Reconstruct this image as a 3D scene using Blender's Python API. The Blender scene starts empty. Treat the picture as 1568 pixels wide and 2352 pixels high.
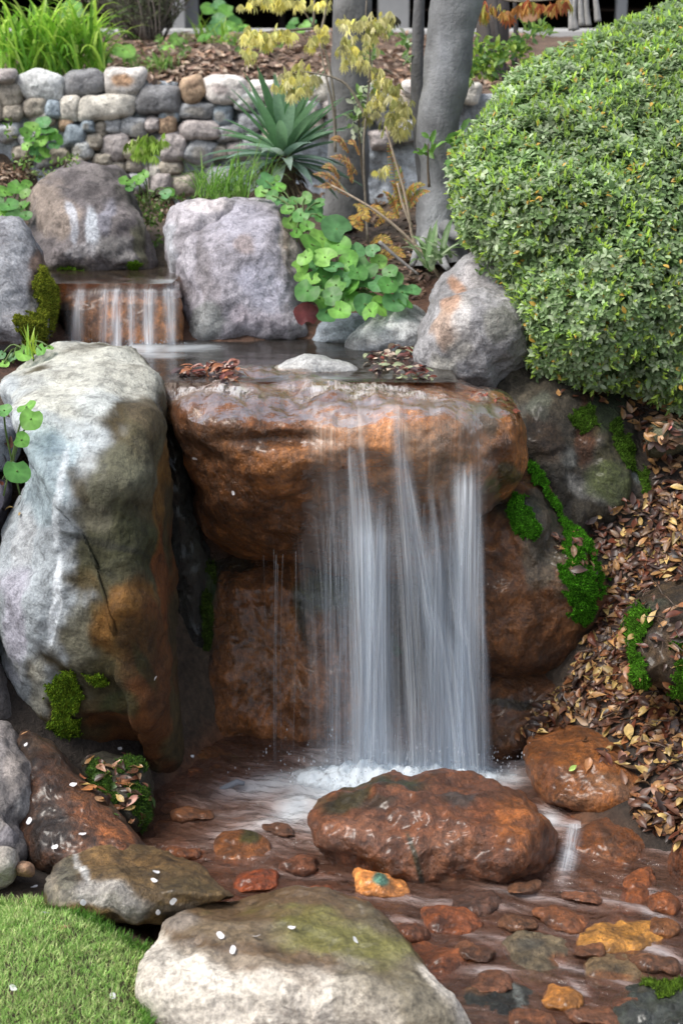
import bpy, math, random
import numpy as np
from mathutils import Vector
from mathutils.bvhtree import BVHTree
random.seed(7); rng = np.random.default_rng(7)
C = bpy.context.scene.collection
# ------------------------------------------------------------------ camera, sky, sun, exposure
CAMZ = 1.5; PITCH = math.radians(15); F = 3231.0           # F: focal length in px of a 1568 x 2352 view
cam = bpy.data.cameras.new('camera'); co = bpy.data.objects.new('camera', cam); C.objects.link(co)
co.location = (0, 0, CAMZ); co.rotation_euler = (math.pi/2 - PITCH, 0, 0)
cam.sensor_fit = 'VERTICAL'; cam.sensor_height = 36; cam.sensor_width = 24; cam.lens = 36*F/2352
cam.clip_start = .05; cam.clip_end = 400
cam.dof.use_dof = True; cam.dof.focus_distance = 3.15; cam.dof.aperture_fstop = 5.0
sc = bpy.context.scene; sc.camera = co
W = bpy.data.worlds.new('World'); sc.world = W; W.use_nodes = True
nt = W.node_tree; bg = nt.nodes['Background']; sky = nt.nodes.new('ShaderNodeTexSky')
sky.sky_type = 'NISHITA'; sky.sun_disc = False
SUN_EL, SUN_AZ = math.radians(57), math.radians(-118)
sky.sun_elevation = SUN_EL; sky.sun_rotation = SUN_AZ; sky.dust_density = 3.0; sky.air_density = 1.0
hs = nt.nodes.new('ShaderNodeHueSaturation'); hs.inputs['Saturation'].default_value = .5     # thin overcast
nt.links.new(sky.outputs[0], hs.inputs['Color']); nt.links.new(hs.outputs[0], bg.inputs[0]); bg.inputs[1].default_value = .15
sl = bpy.data.lights.new('sun', 'SUN'); sl.energy = 1.7; sl.angle = math.radians(20); sl.color = (1, .95, .88)
so = bpy.data.objects.new('sun', sl); C.objects.link(so)
sd = Vector((math.sin(SUN_AZ)*math.cos(SUN_EL), math.cos(SUN_AZ)*math.cos(SUN_EL), math.sin(SUN_EL)))
so.rotation_euler = sd.to_track_quat('Z', 'Y').to_euler(); so.location = sd*20
sc.view_settings.view_transform = 'Standard'; sc.view_settings.look = 'None'
sc.cycles.transparent_max_bounces = 48; sc.cycles.max_bounces = 8
sc.view_settings.exposure = .84; sc.view_settings.gamma = 1
# ------------------------------------------------------------------ geometry helpers
cp, sp = math.cos(PITCH), math.sin(PITCH)
def P(px, py, D):
    """point seen at photo position (px, py) standing at ground distance D -> world"""
    px = np.asarray(px, float); py = np.asarray(py, float); D = np.asarray(D, float)
    u = (px-784)/F; v = -(py-1176)/F
    dy = cp + v*sp; dz = -sp + v*cp; k = D/dy
    return np.stack(np.broadcast_arrays(u*k, D, CAMZ + dz*k), -1)
def Pz(px, py, z):
    u = (px-784)/F; v = -(py-1176)/F
    k = (z-CAMZ)/(-sp + v*cp)
    return np.array([u*k, (cp+v*sp)*k, z])
_r = np.random.default_rng(11); _perm = _r.permutation(256); _perm = np.concatenate([_perm, _perm, _perm])
_g = _r.normal(size=(256, 3)); _g /= np.linalg.norm(_g, axis=1)[:, None]
def pn(p):
    i = np.floor(p).astype(int); f = p-i; i &= 255
    w = f*f*f*(f*(f*6-15)+10); out = 0
    for a in (0, 1):
        for b in (0, 1):
            for c in (0, 1):
                h = _perm[_perm[_perm[(i[:, 0]+a) & 255]+((i[:, 1]+b) & 255)]+((i[:, 2]+c) & 255)]
                d = ((f-np.array([a, b, c]))*_g[h]).sum(1)
                out = out + d*(w[:, 0] if a else 1-w[:, 0])*(w[:, 1] if b else 1-w[:, 1])*(w[:, 2] if c else 1-w[:, 2])
    return out*1.6
def fbm(p, o=4, g=.5):
    s = 0; a = 1
    for k in range(o): s = s+a*pn(p*(2**k)+17.3*k); a *= g
    return s
def ridge(p, o=4):
    s = 0; a = 1
    for k in range(o): s = s+a*(.5-np.abs(pn(p*(2**k)+9.1*k))); a *= .5
    return s
def cells(p, seed=0):
    i = np.floor(p).astype(int); f = p-i; best = np.full(len(p), 9.); sec = np.full(len(p), 9.)
    for a in (-1, 0, 1):
        for b in (-1, 0, 1):
            for c in (-1, 0, 1):
                h = _perm[_perm[_perm[(i[:, 0]+a+seed) & 255]+((i[:, 1]+b) & 255)]+((i[:, 2]+c) & 255)]
                q = np.array([a, b, c])+.5+_g[h]*.45; d = ((f-q)**2).sum(1); sec = np.minimum(sec, np.maximum(d, best)); best = np.minimum(best, d)
    return np.sqrt(best), np.sqrt(sec)
def smooth(x, a, b):
    t = np.clip((x-a)/(b-a), 0, 1); return t*t*(3-2*t)
def curve(pts, n, closed=False):
    p = np.array(pts, float); m = len(p); out = []
    for i in range(m if closed else m-1):
        if closed: a, b, c, d = p[(i-1) % m], p[i], p[(i+1) % m], p[(i+2) % m]
        else: a, b, c, d = p[max(i-1, 0)], p[i], p[i+1], p[min(i+2, m-1)]
        for t in np.linspace(0, 1, 12, endpoint=False):
            out.append(.5*((2*b)+(c-a)*t+(2*a-5*b+4*c-d)*t*t+(3*b-a-3*c+d)*t**3))
    out.append(p[0] if closed else p[-1]); out = np.array(out)
    L = np.concatenate([[0], np.cumsum(np.linalg.norm(np.diff(out, axis=0), axis=1))])
    t = np.linspace(0, L[-1], n, endpoint=not closed)
    return np.stack([np.interp(t, L, out[:, k]) for k in range(p.shape[1])], 1)
def vnormals(v, f):
    n = np.zeros_like(v); f = np.asarray(f)
    if f.shape[1] == 4: fn = np.cross(v[f[:, 2]]-v[f[:, 0]], v[f[:, 3]]-v[f[:, 1]])
    else: fn = np.cross(v[f[:, 1]]-v[f[:, 0]], v[f[:, 2]]-v[f[:, 0]])
    for k in range(f.shape[1]): np.add.at(n, f[:, k], fn)
    return n/(np.linalg.norm(n, axis=1)[:, None]+1e-12)
BASE = {}                                                    # object -> world vertices, for ray casting
def props(o, label=None, cat=None, group=None, kind=None):
    for k, v in (('label', label), ('category', cat), ('group', group), ('kind', kind)):
        if v: o[k] = v
    return o
def mesh(name, v, faces, mat, parent=None, col=None, uv=None, origin=None, smooth_=True, solid=False):
    """link ONE mesh object; v in world coordinates, the object's origin goes to its base"""
    v = np.asarray(v, float)
    if origin is None: origin = np.array([v[:, 0].mean(), v[:, 1].mean(), v[:, 2].min()]) if parent is None else np.array(parent.matrix_world_loc)
    else: origin = np.asarray(origin, float)
    me = bpy.data.meshes.new(name)
    if isinstance(faces, np.ndarray):
        k = faces.shape[1]; n = len(faces)
        me.vertices.add(len(v)); me.vertices.foreach_set('co', (v-origin).astype(np.float32).ravel())
        me.loops.add(n*k); me.loops.foreach_set('vertex_index', faces.astype(np.int32).ravel())
        me.polygons.add(n); me.polygons.foreach_set('loop_start', np.arange(0, n*k, k, dtype=np.int32))
        me.polygons.foreach_set('loop_total', np.full(n, k, np.int32)); me.update(calc_edges=True); me.validate()
    else:
        me.from_pydata([tuple(a) for a in (v-origin)], [], [tuple(int(i) for i in f) for f in faces]); me.update()
    me.polygons.foreach_set('use_smooth', [smooth_]*len(me.polygons))
    if col is not None:
        col = np.asarray(col, float)
        if col.shape[1] == 3: col = np.concatenate([col, np.zeros((len(col), 1))], 1)
        at = me.color_attributes.new('Col', 'FLOAT_COLOR', 'POINT'); at.data.foreach_set('color', col.astype(np.float32).ravel())
    if uv is not None:
        ul = me.uv_layers.new(name='flow'); li = np.zeros(len(me.loops), np.int32); me.loops.foreach_get('vertex_index', li)
        ul.data.foreach_set('uv', np.asarray(uv, np.float32)[li].ravel())
    me.materials.append(mat)
    o = bpy.data.objects.new(name, me); C.objects.link(o)
    if parent is None: o.location = origin
    else: o.parent = parent.obj; o.location = origin-np.array(parent.matrix_world_loc)
    if solid: BASE[o.name] = (v, faces)
    return o
class Root:                                                   # wraps a top-level object and its world location
    def __init__(s, o): s.obj = o; s.matrix_world_loc = tuple(o.location)
def thing(name, loc, label, cat, group=None, kind=None):
    o = bpy.data.objects.new(name, None); C.objects.link(o); o.location = tuple(loc); o.empty_display_size = .05
    props(o, label, cat, group, kind); return Root(o)
class Batch:
    def __init__(s): s.v = []; s.f = []; s.c = []; s.n = 0
    def add(s, v, f, c):
        v = np.asarray(v, float); c = np.asarray(c, float)
        if c.ndim == 1: c = np.tile(c, (len(v), 1))
        if c.shape[1] == 3: c = np.concatenate([c, np.zeros((len(c), 1))], 1)
        s.f += [tuple(i+s.n for i in q) for q in f]; s.v.append(v); s.c.append(c); s.n += len(v)
    def build(s, name, mat, parent=None, **k):
        return mesh(name, np.concatenate(s.v), s.f, mat, parent, np.concatenate(s.c), **k)
def tube(pts, rad, n=8, caps=True):
    pts = np.array(pts, float); m = len(pts); rad = np.broadcast_to(np.asarray(rad, float), (m,))
    T = np.gradient(pts, axis=0); T /= np.linalg.norm(T, axis=1)[:, None]+1e-9
    a = np.array([0, 1, 0.]) if abs(T[0][1]) < .8 else np.array([1, 0, 0.])
    v = []
    for i in range(m):
        x = np.cross(T[i], a); x /= np.linalg.norm(x); y = np.cross(T[i], x)
        for k in range(n):
            t = 2*math.pi*k/n; v.append(pts[i]+rad[i]*(math.cos(t)*x+math.sin(t)*y))
    f = [(i*n+k, i*n+(k+1) % n, (i+1)*n+(k+1) % n, (i+1)*n+k) for i in range(m-1) for k in range(n)]
    if caps: f += [tuple(range(n))[::-1], tuple((m-1)*n+k for k in range(n))]
    return np.array(v), f
# ------------------------------------------------------------------ materials
def newmat(name):
    m = bpy.data.materials.new(name); m.use_nodes = True; t = m.node_tree
    return m, t, t.nodes['Principled BSDF'], t.nodes['Material Output']
def N(t, k, **d):
    n = t.nodes.new(k)
    for a, b in d.items():
        if a.startswith('i_'): n.inputs[a[2:].replace('_', ' ')].default_value = b
        else: setattr(n, a, b)
    return n
def coords(t, sc=(1, 1, 1), rnd=True):
    tc = N(t, 'ShaderNodeTexCoord'); mp = N(t, 'ShaderNodeMapping'); mp.inputs['Scale'].default_value = sc
    t.links.new(tc.outputs['Object'], mp.inputs[0])
    if rnd:
        oi = N(t, 'ShaderNodeObjectInfo'); ml = N(t, 'ShaderNodeMath', operation='MULTIPLY'); ml.inputs[1].default_value = 40
        t.links.new(oi.outputs['Random'], ml.inputs[0]); t.links.new(ml.outputs[0], mp.inputs['Location'])
    return mp.outputs[0]
def noise(t, vec, scale, detail=6, rough=.6, dist=0):
    n = N(t, 'ShaderNodeTexNoise'); n.inputs['Scale'].default_value = scale; n.inputs['Detail'].default_value = detail
    n.inputs['Roughness'].default_value = rough; n.inputs['Distortion'].default_value = dist
    if vec is not None: t.links.new(vec, n.inputs['Vector'])
    return n.outputs['Fac']
def mrange(t, fac, a, b, c, d):
    n = N(t, 'ShaderNodeMapRange'); t.links.new(fac, n.inputs[0])
    for i, x in enumerate((a, b, c, d)): n.inputs[i+1].default_value = x
    return n.outputs[0]
def math2(t, op, a, b):
    n = N(t, 'ShaderNodeMath', operation=op)
    for i, x in enumerate((a, b)):
        if isinstance(x, (int, float)): n.inputs[i].default_value = x
        else: t.links.new(x, n.inputs[i])
    return n.outputs[0]
def mul_col(t, col, fac):
    n = N(t, 'ShaderNodeVectorMath', operation='SCALE'); t.links.new(col, n.inputs[0]); t.links.new(fac, n.inputs['Scale']); return n.outputs[0]
def mixc(t, fac, a, b):
    n = N(t, 'ShaderNodeMix', data_type='RGBA')
    if isinstance(fac, (int, float)): n.inputs[0].default_value = fac
    else: t.links.new(fac, n.inputs[0])
    for i, x in ((6, a), (7, b)):
        if isinstance(x, tuple): n.inputs[i].default_value = (*x, 1)
        else: t.links.new(x, n.inputs[i])
    return n.outputs[2]
def attr(t):
    a = N(t, 'ShaderNodeAttribute'); a.attribute_name = 'Col'; return a
def rockmat(name, spk=.35, var=.45, bump=.6, streak=0.0, fine=170):
    m, t, b, o = newmat(name); a = attr(t); v = coords(t); vs = coords(t, (1.6, 1.6, .35))
    n1 = noise(t, v, 11, 8, .62, .6); n2 = noise(t, v, 42, 6, .7); n3 = noise(t, v, fine, 3, .6); n4 = noise(t, vs, 22, 6, .65, .4)
    f = math2(t, 'MULTIPLY', mrange(t, n1, .3, .7, 1-var, 1+var), mrange(t, n2, .3, .7, 1-var*.75, 1+var*.75))
    f = math2(t, 'MULTIPLY', f, mrange(t, n3, .35, .65, 1-spk, 1+spk))
    f = math2(t, 'MULTIPLY', f, mrange(t, n4, .35, .65, 1-streak, 1+streak))
    pit = noise(t, v, 30, 10, .78, .5); f = math2(t, 'MULTIPLY', f, mrange(t, pit, .50, .60, 1.08, .62)); lich = noise(t, v, 16, 8, .7, 1.0)
    cc = mixc(t, mrange(t, lich, .58, .70, 0, .35), a.outputs['Color'], (.30, .27, .24)) if not streak else a.outputs['Color']
    t.links.new(mul_col(t, cc, f), b.inputs['Base Color'])
    wet = a.outputs['Alpha']
    r = math2(t, 'SUBTRACT', .88, math2(t, 'MULTIPLY', wet, mrange(t, n1, .35, .65, .80, .38)))
    t.links.new(r, b.inputs['Roughness'])
    t.links.new(mrange(t, wet, 0, 1, .3, .8), b.inputs['Specular IOR Level'])
    t.links.new(mrange(t, wet, 0, 1, 0, .5), b.inputs['Coat Weight']); b.inputs['Coat Roughness'].default_value = .23
    h = math2(t, 'ADD', math2(t, 'MULTIPLY', n1, .8), math2(t, 'ADD', math2(t, 'MULTIPLY', n2, .5), math2(t, 'MULTIPLY', n3, .16)))
    if streak:
        mp = N(t, 'ShaderNodeMapping'); mp.inputs['Rotation'].default_value = (0, .45, 0); mp.inputs['Scale'].default_value = (1, 1, .22); t.links.new(v, mp.inputs[0])
        h = math2(t, 'ADD', h, math2(t, 'MULTIPLY', noise(t, mp.outputs[0], 120, 5, .7, .3), .9*streak+.35))
    bp = N(t, 'ShaderNodeBump'); bp.inputs['Strength'].default_value = bump; bp.inputs['Distance'].default_value = .022
    t.links.new(h, bp.inputs['Height']); t.links.new(bp.outputs[0], b.inputs['Normal'])
    return m
M_dry = rockmat('dry_stone', .22, .32, .7)
M_wet = rockmat('wet_stone', .25, .5, .95, .35, 110)
M_pale = rockmat('weathered_stone', .14, .26, .65, .10, 120)
M_gran = rockmat('granite', .28, .22, .5, 0, 130)
M_bark_rock = rockmat('fibrous_rock', .35, .7, 1.0, .6)
def leafmat(name, trans=.35, rough=.45, spec=.4, var=.25):
    m, t, b, o = newmat(name); a = attr(t); v = coords(t, rnd=False); n = noise(t, v, 60, 3)
    c = mul_col(t, a.outputs['Color'], mrange(t, n, .3, .7, 1-var, 1+var))
    t.links.new(c, b.inputs['Base Color']); b.inputs['Roughness'].default_value = rough; b.inputs['Specular IOR Level'].default_value = spec
    tr = N(t, 'ShaderNodeBsdfTranslucent'); t.links.new(mul_col(t, a.outputs['Color'], mrange(t, n, 0, 1, 1.5, 1.5)), tr.inputs[0])
    mx = N(t, 'ShaderNodeMixShader'); mx.inputs[0].default_value = trans
    t.links.new(b.outputs[0], mx.inputs[1]); t.links.new(tr.outputs[0], mx.inputs[2]); t.links.new(mx.outputs[0], o.inputs[0])
    return m
M_leaf = leafmat('leaf'); M_dead = leafmat('dead_leaf', .08, .42, .5, .5); M_moss = leafmat('moss', .25, .9, .1, .5)
M_petal = leafmat('petal', .3, .6, .3, .05); M_grass = leafmat('grass_blade', .3, .5, .3, .3)
def barkmat(name):
    m, t, b, o = newmat(name); a = attr(t); v = coords(t, (1, 1, 1)); vz = coords(t, (1, 1, .45))
    n1 = noise(t, v, 7, 6, .6, .3); n2 = noise(t, vz, 30, 6, .65); n3 = noise(t, v, 110, 3)
    f = math2(t, 'MULTIPLY', mrange(t, n1, .3, .7, .65, 1.35), mrange(t, n2, .3, .7, .8, 1.2))
    t.links.new(mul_col(t, a.outputs['Color'], f), b.inputs['Base Color']); b.inputs['Roughness'].default_value = .8
    bp = N(t, 'ShaderNodeBump'); bp.inputs['Strength'].default_value = .5; bp.inputs['Distance'].default_value = .015
    t.links.new(math2(t, 'ADD', n2, math2(t, 'MULTIPLY', n3, .4)), bp.inputs['Height']); t.links.new(bp.outputs[0], b.inputs['Normal'])
    return m
M_bark = barkmat('bark')
def plain(name, c, rough=.8, var=.2, scale=8):
    m, t, b, o = newmat(name); v = coords(t, rnd=False); n = noise(t, v, scale, 6)
    t.links.new(mixc(t, n, tuple(x*(1-var) for x in c), tuple(x*(1+var) for x in c)), b.inputs['Base Color']); b.inputs['Roughness'].default_value = rough
    return m
# ground: colour from vertices plus clods
def groundmat():
    m, t, b, o = newmat('soil'); a = attr(t); v = coords(t, rnd=False)
    n1 = noise(t, v, 9, 6); n2 = noise(t, v, 60, 6, .7)
    f = math2(t, 'MULTIPLY', mrange(t, n1, .3, .7, .6, 1.4), mrange(t, n2, .3, .7, .5, 1.5))
    t.links.new(mul_col(t, a.outputs['Color'], f), b.inputs['Base Color']); b.inputs['Roughness'].default_value = .85
    bp = N(t, 'ShaderNodeBump'); bp.inputs['Strength'].default_value = .8; bp.inputs['Distance'].default_value = .03
    t.links.new(math2(t, 'ADD', n1, n2), bp.inputs['Height']); t.links.new(bp.outputs[0], b.inputs['Normal'])
    return m
M_soil = groundmat()
# water: Col.rgb = murk colour of the moving water, Col.a = how opaque (foam / silk / painted lip glints)
def watermat(name, sx, sy, bump=.25, rough=.08, ripple=(7, 22), tint=(.8, .7, .62), gl=1.0, lo_=.35, thr=(.34, .64)):
    m, t, b, o = newmat(name); t.nodes.remove(b); a = attr(t)
    uv = N(t, 'ShaderNodeUVMap'); uv.uv_map = 'flow'; mp = N(t, 'ShaderNodeMapping'); mp.inputs['Scale'].default_value = (sx, sy, 1)
    t.links.new(uv.outputs[0], mp.inputs[0])
    s1 = noise(t, mp.outputs[0], 1, 6, .62, .25); s2 = noise(t, mp.outputs[0], 3.1, 4, .6, .1)
    st = mrange(t, math2(t, 'ADD', math2(t, 'MULTIPLY', s1, .6), math2(t, 'MULTIPLY', s2, .4)), thr[0], thr[1], 0, 1)
    al = math2(t, 'MULTIPLY', a.outputs['Alpha'], mrange(t, st, 0, 1, lo_, 1.35))
    al = math2(t, 'MINIMUM', al, 1.0)
    df = N(t, 'ShaderNodeBsdfDiffuse'); t.links.new(a.outputs['Color'], df.inputs[0])
    tl = N(t, 'ShaderNodeBsdfTranslucent'); t.links.new(a.outputs['Color'], tl.inputs[0])
    dm = N(t, 'ShaderNodeMixShader'); dm.inputs[0].default_value = .35
    t.links.new(df.outputs[0], dm.inputs[1]); t.links.new(tl.outputs[0], dm.inputs[2])
    tr = N(t, 'ShaderNodeBsdfTransparent'); tr.inputs[0].default_value = (*tint, 1)
    m1 = N(t, 'ShaderNodeMixShader'); t.links.new(al, m1.inputs[0]); t.links.new(tr.outputs[0], m1.inputs[1]); t.links.new(dm.outputs[0], m1.inputs[2])
    g = N(t, 'ShaderNodeBsdfGlossy'); g.inputs['Roughness'].default_value = rough
    bp = N(t, 'ShaderNodeBump'); bp.inputs['Strength'].default_value = bump; bp.inputs['Distance'].default_value = .02
    v = coords(t, (1, 1, 1), False)
    h = math2(t, 'ADD', noise(t, v, ripple[0], 3), math2(t, 'ADD', math2(t, 'MULTIPLY', noise(t, v, ripple[1], 4), .4), math2(t, 'MULTIPLY', s1, .35)))
    t.links.new(h, bp.inputs['Height'])
    fr = N(t, 'ShaderNodeFresnel'); fr.inputs[0].default_value = 1.33
    t.links.new(bp.outputs[0], g.inputs['Normal']); t.links.new(bp.outputs[0], fr.inputs['Normal'])
    m2 = N(t, 'ShaderNodeMixShader'); t.links.new(math2(t, 'MULTIPLY', fr.outputs[0], gl), m2.inputs[0])
    t.links.new(m1.outputs[0], m2.inputs[1]); t.links.new(g.outputs[0], m2.inputs[2]); t.links.new(m2.outputs[0], o.inputs[0])
    return m
M_stream = watermat('stream_water', 11, 46, .8, .09, (13, 38), (.90, .80, .73), 1.6, .15)
M_pool = watermat('pool_water', 4, 20, .10, .10, (5, 14), (.6, .5, .42), 1.0)
M_film = watermat('water_film', 60, 14, .45, .12, (18, 50), (.97, .92, .88), .45, .0, (.42, .57))
M_fall = watermat('falling_water', 110, 1.1, .2, .35, (20, 40), (.98, .99, 1), .3, .12)
# ------------------------------------------------------------------ rocks
def colourize(px, py, v, base, blobs, var=.12, wet=0.0, seed=0):
    n = len(v); col = np.tile(np.array([*base, wet], float), (n, 1))
    wx = fbm(v*7+seed, 4)*.55; wy = fbm(v*7+seed+51, 4)*.55
    for bl in blobs:
        cx, cy, rx, ry, c, s = bl[:6]; ang = math.radians(bl[6]) if len(bl) > 6 else 0; w = bl[7] if len(bl) > 7 else None
        dx = px-cx; dy = py-cy; X = (dx*math.cos(ang)+dy*math.sin(ang))/rx+wx; Y = (-dx*math.sin(ang)+dy*math.cos(ang))/ry+wy
        k = (s*(1-smooth(np.sqrt(X*X+Y*Y), .62, 1.12)))[:, None]
        if c is not None: col[:, :3] = col[:, :3]*(1-k)+np.array(c)*k
        if w is not None: col[:, 3:] = col[:, 3:]*(1-k)+w*k
    f = 1+var*fbm(v*5+seed+3, 4)[:, None]; col[:, :3] *= f
    return col
def rock(name, label, outline, prof, rim=.1, thick=.3, a=2.6, nth=150, nr=40, base=(.2, .2, .2), blobs=(), wet=0., var=.2,
         amp=.014, freq=5, rid=.012, mat=None, tilt=0, bumps=(), center=None, cat='boulder', group=None, parent=None, seed=None, solid=True, partname=None, warp=0, chip=.9):
    if seed is None: seed = (len(BASE)*7.31) % 97
    if mat in (M_wet, M_bark_rock, M_pale):
        dk = lambda c: (1.12*c[0]**1.3, 1.12*c[1]**1.24, 1.12*c[2]**1.32) if c is not None else None
        base = dk(base); blobs = [(b_[0], b_[1], b_[2], b_[3], dk(b_[4]))+tuple(b_[5:]) for b_ in blobs]
    ol = curve(outline, nth, True)
    if np.sum(ol[:, 0]*np.roll(ol[:, 1], -1)-np.roll(ol[:, 0], -1)*ol[:, 1]) < 0: ol = ol[::-1]
    ctr = np.array(center if center is not None else ol.mean(0), float)
    prof = np.array(prof, float) if hasattr(prof, '__len__') else np.array([[0, prof], [3000, prof]], float)
    if len(prof) > 2:                                           # round off the knees of the profile
        xs = np.arange(prof[0, 0], prof[-1, 0]+1, 4.); ys = np.interp(xs, prof[:, 0], prof[:, 1]); k_ = 9 if prof[-1, 0]-prof[0, 0] > 250 else 3
        prof = np.stack([xs, np.convolve(np.pad(ys, k_, mode='edge'), np.ones(2*k_+1)/(2*k_+1), 'valid')], 1)
    nb = max(6, nr//3); PX = []; PY = []; DD = []; 
    def base_d(px, py): return np.interp(py, prof[:, 0], prof[:, 1])+tilt*(px-ctr[0])/1000
    rows = []
    for i in range(1, nr+1):
        s = math.sin(i/nr*math.pi/2)**1.0; h = math.sqrt(max(0, 1-s**a)); q = ctr+(ol-ctr)*s
        d = base_d(q[:, 0], q[:, 1])+rim*(1-h)
        for b in bumps:
            r2 = ((q[:, 0]-b[0])/b[2])**2+((q[:, 1]-b[1])/b[3])**2; d = d-b[4]*np.exp(-r2)*min(1, (1-s)*6)
        rows.append((q, d))
    for i in range(nb-1, 0, -1):
        s = math.sin(i/nb*math.pi/2); h = math.sqrt(max(0, 1-s**a)); q = ctr+(ol-ctr)*s
        dm = base_d(*ctr)
        d = base_d(q[:, 0], q[:, 1])*(s**2)+dm*(1-s**2)+rim+thick*h; d = np.maximum(d, base_d(q[:, 0], q[:, 1])+rim+.01)
        rows.append((q, d))
    q0 = ctr; d0 = float(base_d(*ctr)); 
    for b in bumps: d0 -= b[4]*math.exp(-((q0[0]-b[0])/b[2])**2-((q0[1]-b[1])/b[3])**2)
    Q = np.concatenate([[q0]]+[r[0] for r in rows]+[[q0]]); D = np.concatenate([[d0]]+[r[1] for r in rows]+[[float(base_d(*ctr))+rim+thick]])
    v = P(Q[:, 0], Q[:, 1], D); R = len(rows); f = []
    for k in range(nth): f.append((0, 1+k, 1+(k+1) % nth, 1+(k+1) % nth))
    I = np.arange(nth); J = (I+1) % nth; F4 = []
    for r in range(R-1):
        a0 = 1+r*nth; b0 = a0+nth; F4.append(np.stack([a0+I, b0+I, b0+J, a0+J], 1))
    F4 = np.concatenate(F4); last = 1+(R-1)*nth; e = len(v)-1
    tri = [(0, 1+i, 1+(i+1) % nth) for i in range(nth)]+[(last+(i+1) % nth, last+i, e) for i in range(nth)]
    nrm = vnormals(v, F4); nrm[0] = v[0]-v[-1]; nrm[0] /= np.linalg.norm(nrm[0]); nrm[-1] = -nrm[0]
    if (nrm[1:1+nth] @ (v[0]-v[-1])).mean() < 0: nrm[1:-1] *= -1; flip = True
    else: flip = False
    sd_ = np.array([seed, seed*.7, seed*1.3])
    p = v+sd_
    wp = p+.25/freq*np.stack([fbm(p*freq+3, 2), fbm(p*freq+13, 2), fbm(p*freq+23, 2)], 1)
    c1, e1 = cells(wp*freq*1.1, 3); c2, e2 = cells(wp*freq*3.1, 7)
    disp = amp*fbm(p*freq, 5)+rid*.45*(ridge(p*freq*1.3+5, 4)-.35)+chip*rid*(1.1*(c1-.5)+.55*(c2-.5))+.0035*ridge(p*34, 3)-.001
    if warp: disp += warp*fbm(p*freq*.5+31, 2)
    v = v+nrm*disp[:, None]
    col = colourize(Q[:, 0], Q[:, 1], v, base, blobs, var, wet, seed)
    faces = [tuple(x) for x in F4.tolist()]+tri
    if flip: faces = [x[::-1] for x in faces]
    o = mesh(partname or name, v, faces, mat or M_dry, parent, col, solid=solid)
    o['_'] = 0; del o['_']
    if parent is None: props(o, label, cat, group)
    elif label: o['label'] = label
    R_ = Root(o) if parent is None else None
    return dict(obj=o, root=R_, v=v, px=Q[:, 0], py=Q[:, 1], n=nrm, F4=F4, nfront=1+nr*nth)
def ell(cx, cy, rx, ry, n=9, jit=.12, sq=.8, ang=0, r=None):
    r = r or random; out = []
    for k in range(n):
        t = 2*math.pi*k/n+r.uniform(-.15, .15); c, s = math.cos(t), math.sin(t)
        x = math.copysign(abs(c)**sq, c)*rx*(1+r.uniform(-jit, jit)); y = math.copysign(abs(s)**sq, s)*ry*(1+r.uniform(-jit, jit))
        A = math.radians(ang); out.append((cx+x*math.cos(A)-y*math.sin(A), cy+x*math.sin(A)+y*math.cos(A)))
    return out
# blades / leaves, vectorised: base, direction, side vectors -> folded 5 vertex leaves
def leaves(base, d, nrm, L, Wd, col, fold=.25, droop=.15, alpha=0.):
    base = np.asarray(base, float); n = len(base); L = np.broadcast_to(L, (n,))[:, None]; Wd = np.broadcast_to(Wd, (n,))[:, None]
    d = d/(np.linalg.norm(d, axis=1)[:, None]+1e-9); s = np.cross(d, nrm); s /= np.linalg.norm(s, axis=1)[:, None]+1e-9; u = np.cross(s, d)
    m = base+d*L*.5; 
    pts = [base, base+d*L*.3+s*Wd*.42+u*Wd*fold*.6, base+d*L*.3, base+d*L*.3-s*Wd*.42+u*Wd*fold*.6,
           base+d*L*.66+s*Wd*.46+u*(Wd*fold-L*droop*.3), base+d*L*.66-u*L*droop*.3, base+d*L*.66-s*Wd*.46+u*(Wd*fold-L*droop*.3), base+d*L-u*L*droop]
    v = np.stack(pts, 1).reshape(-1, 3); k = np.arange(n)[:, None, None]*8
    F3 = np.array([(0, 1, 2), (0, 2, 3), (1, 4, 5), (1, 5, 2), (2, 5, 6), (2, 6, 3), (4, 7, 5), (5, 7, 6)])
    f = (F3[None]+k).reshape(-1, 3)
    c = np.repeat(np.concatenate([np.asarray(col), np.full((n, 1), alpha)], 1) if np.asarray(col).shape[1] == 3 else col, 8, axis=0)
    return v, f, c
def cat_parts(parts):
    V = []; Fc = []; Cc = []; n = 0
    for v, f, c in parts: V.append(v); Fc.append(np.asarray(f)+n); Cc.append(c); n += len(v)
    return np.concatenate(V), np.concatenate(Fc), np.concatenate(Cc)
def pick(cols, n, w=None, jit=.15):
    c = np.array(cols)[rng.choice(len(cols), n, p=w)]; return np.clip(c*(1+rng.normal(0, jit, (n, 1))), .003, 1)
def unit(v): return v/(np.linalg.norm(v, axis=-1, keepdims=True)+1e-12)
def rvec(n): return unit(rng.normal(size=(n, 3)))
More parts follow.
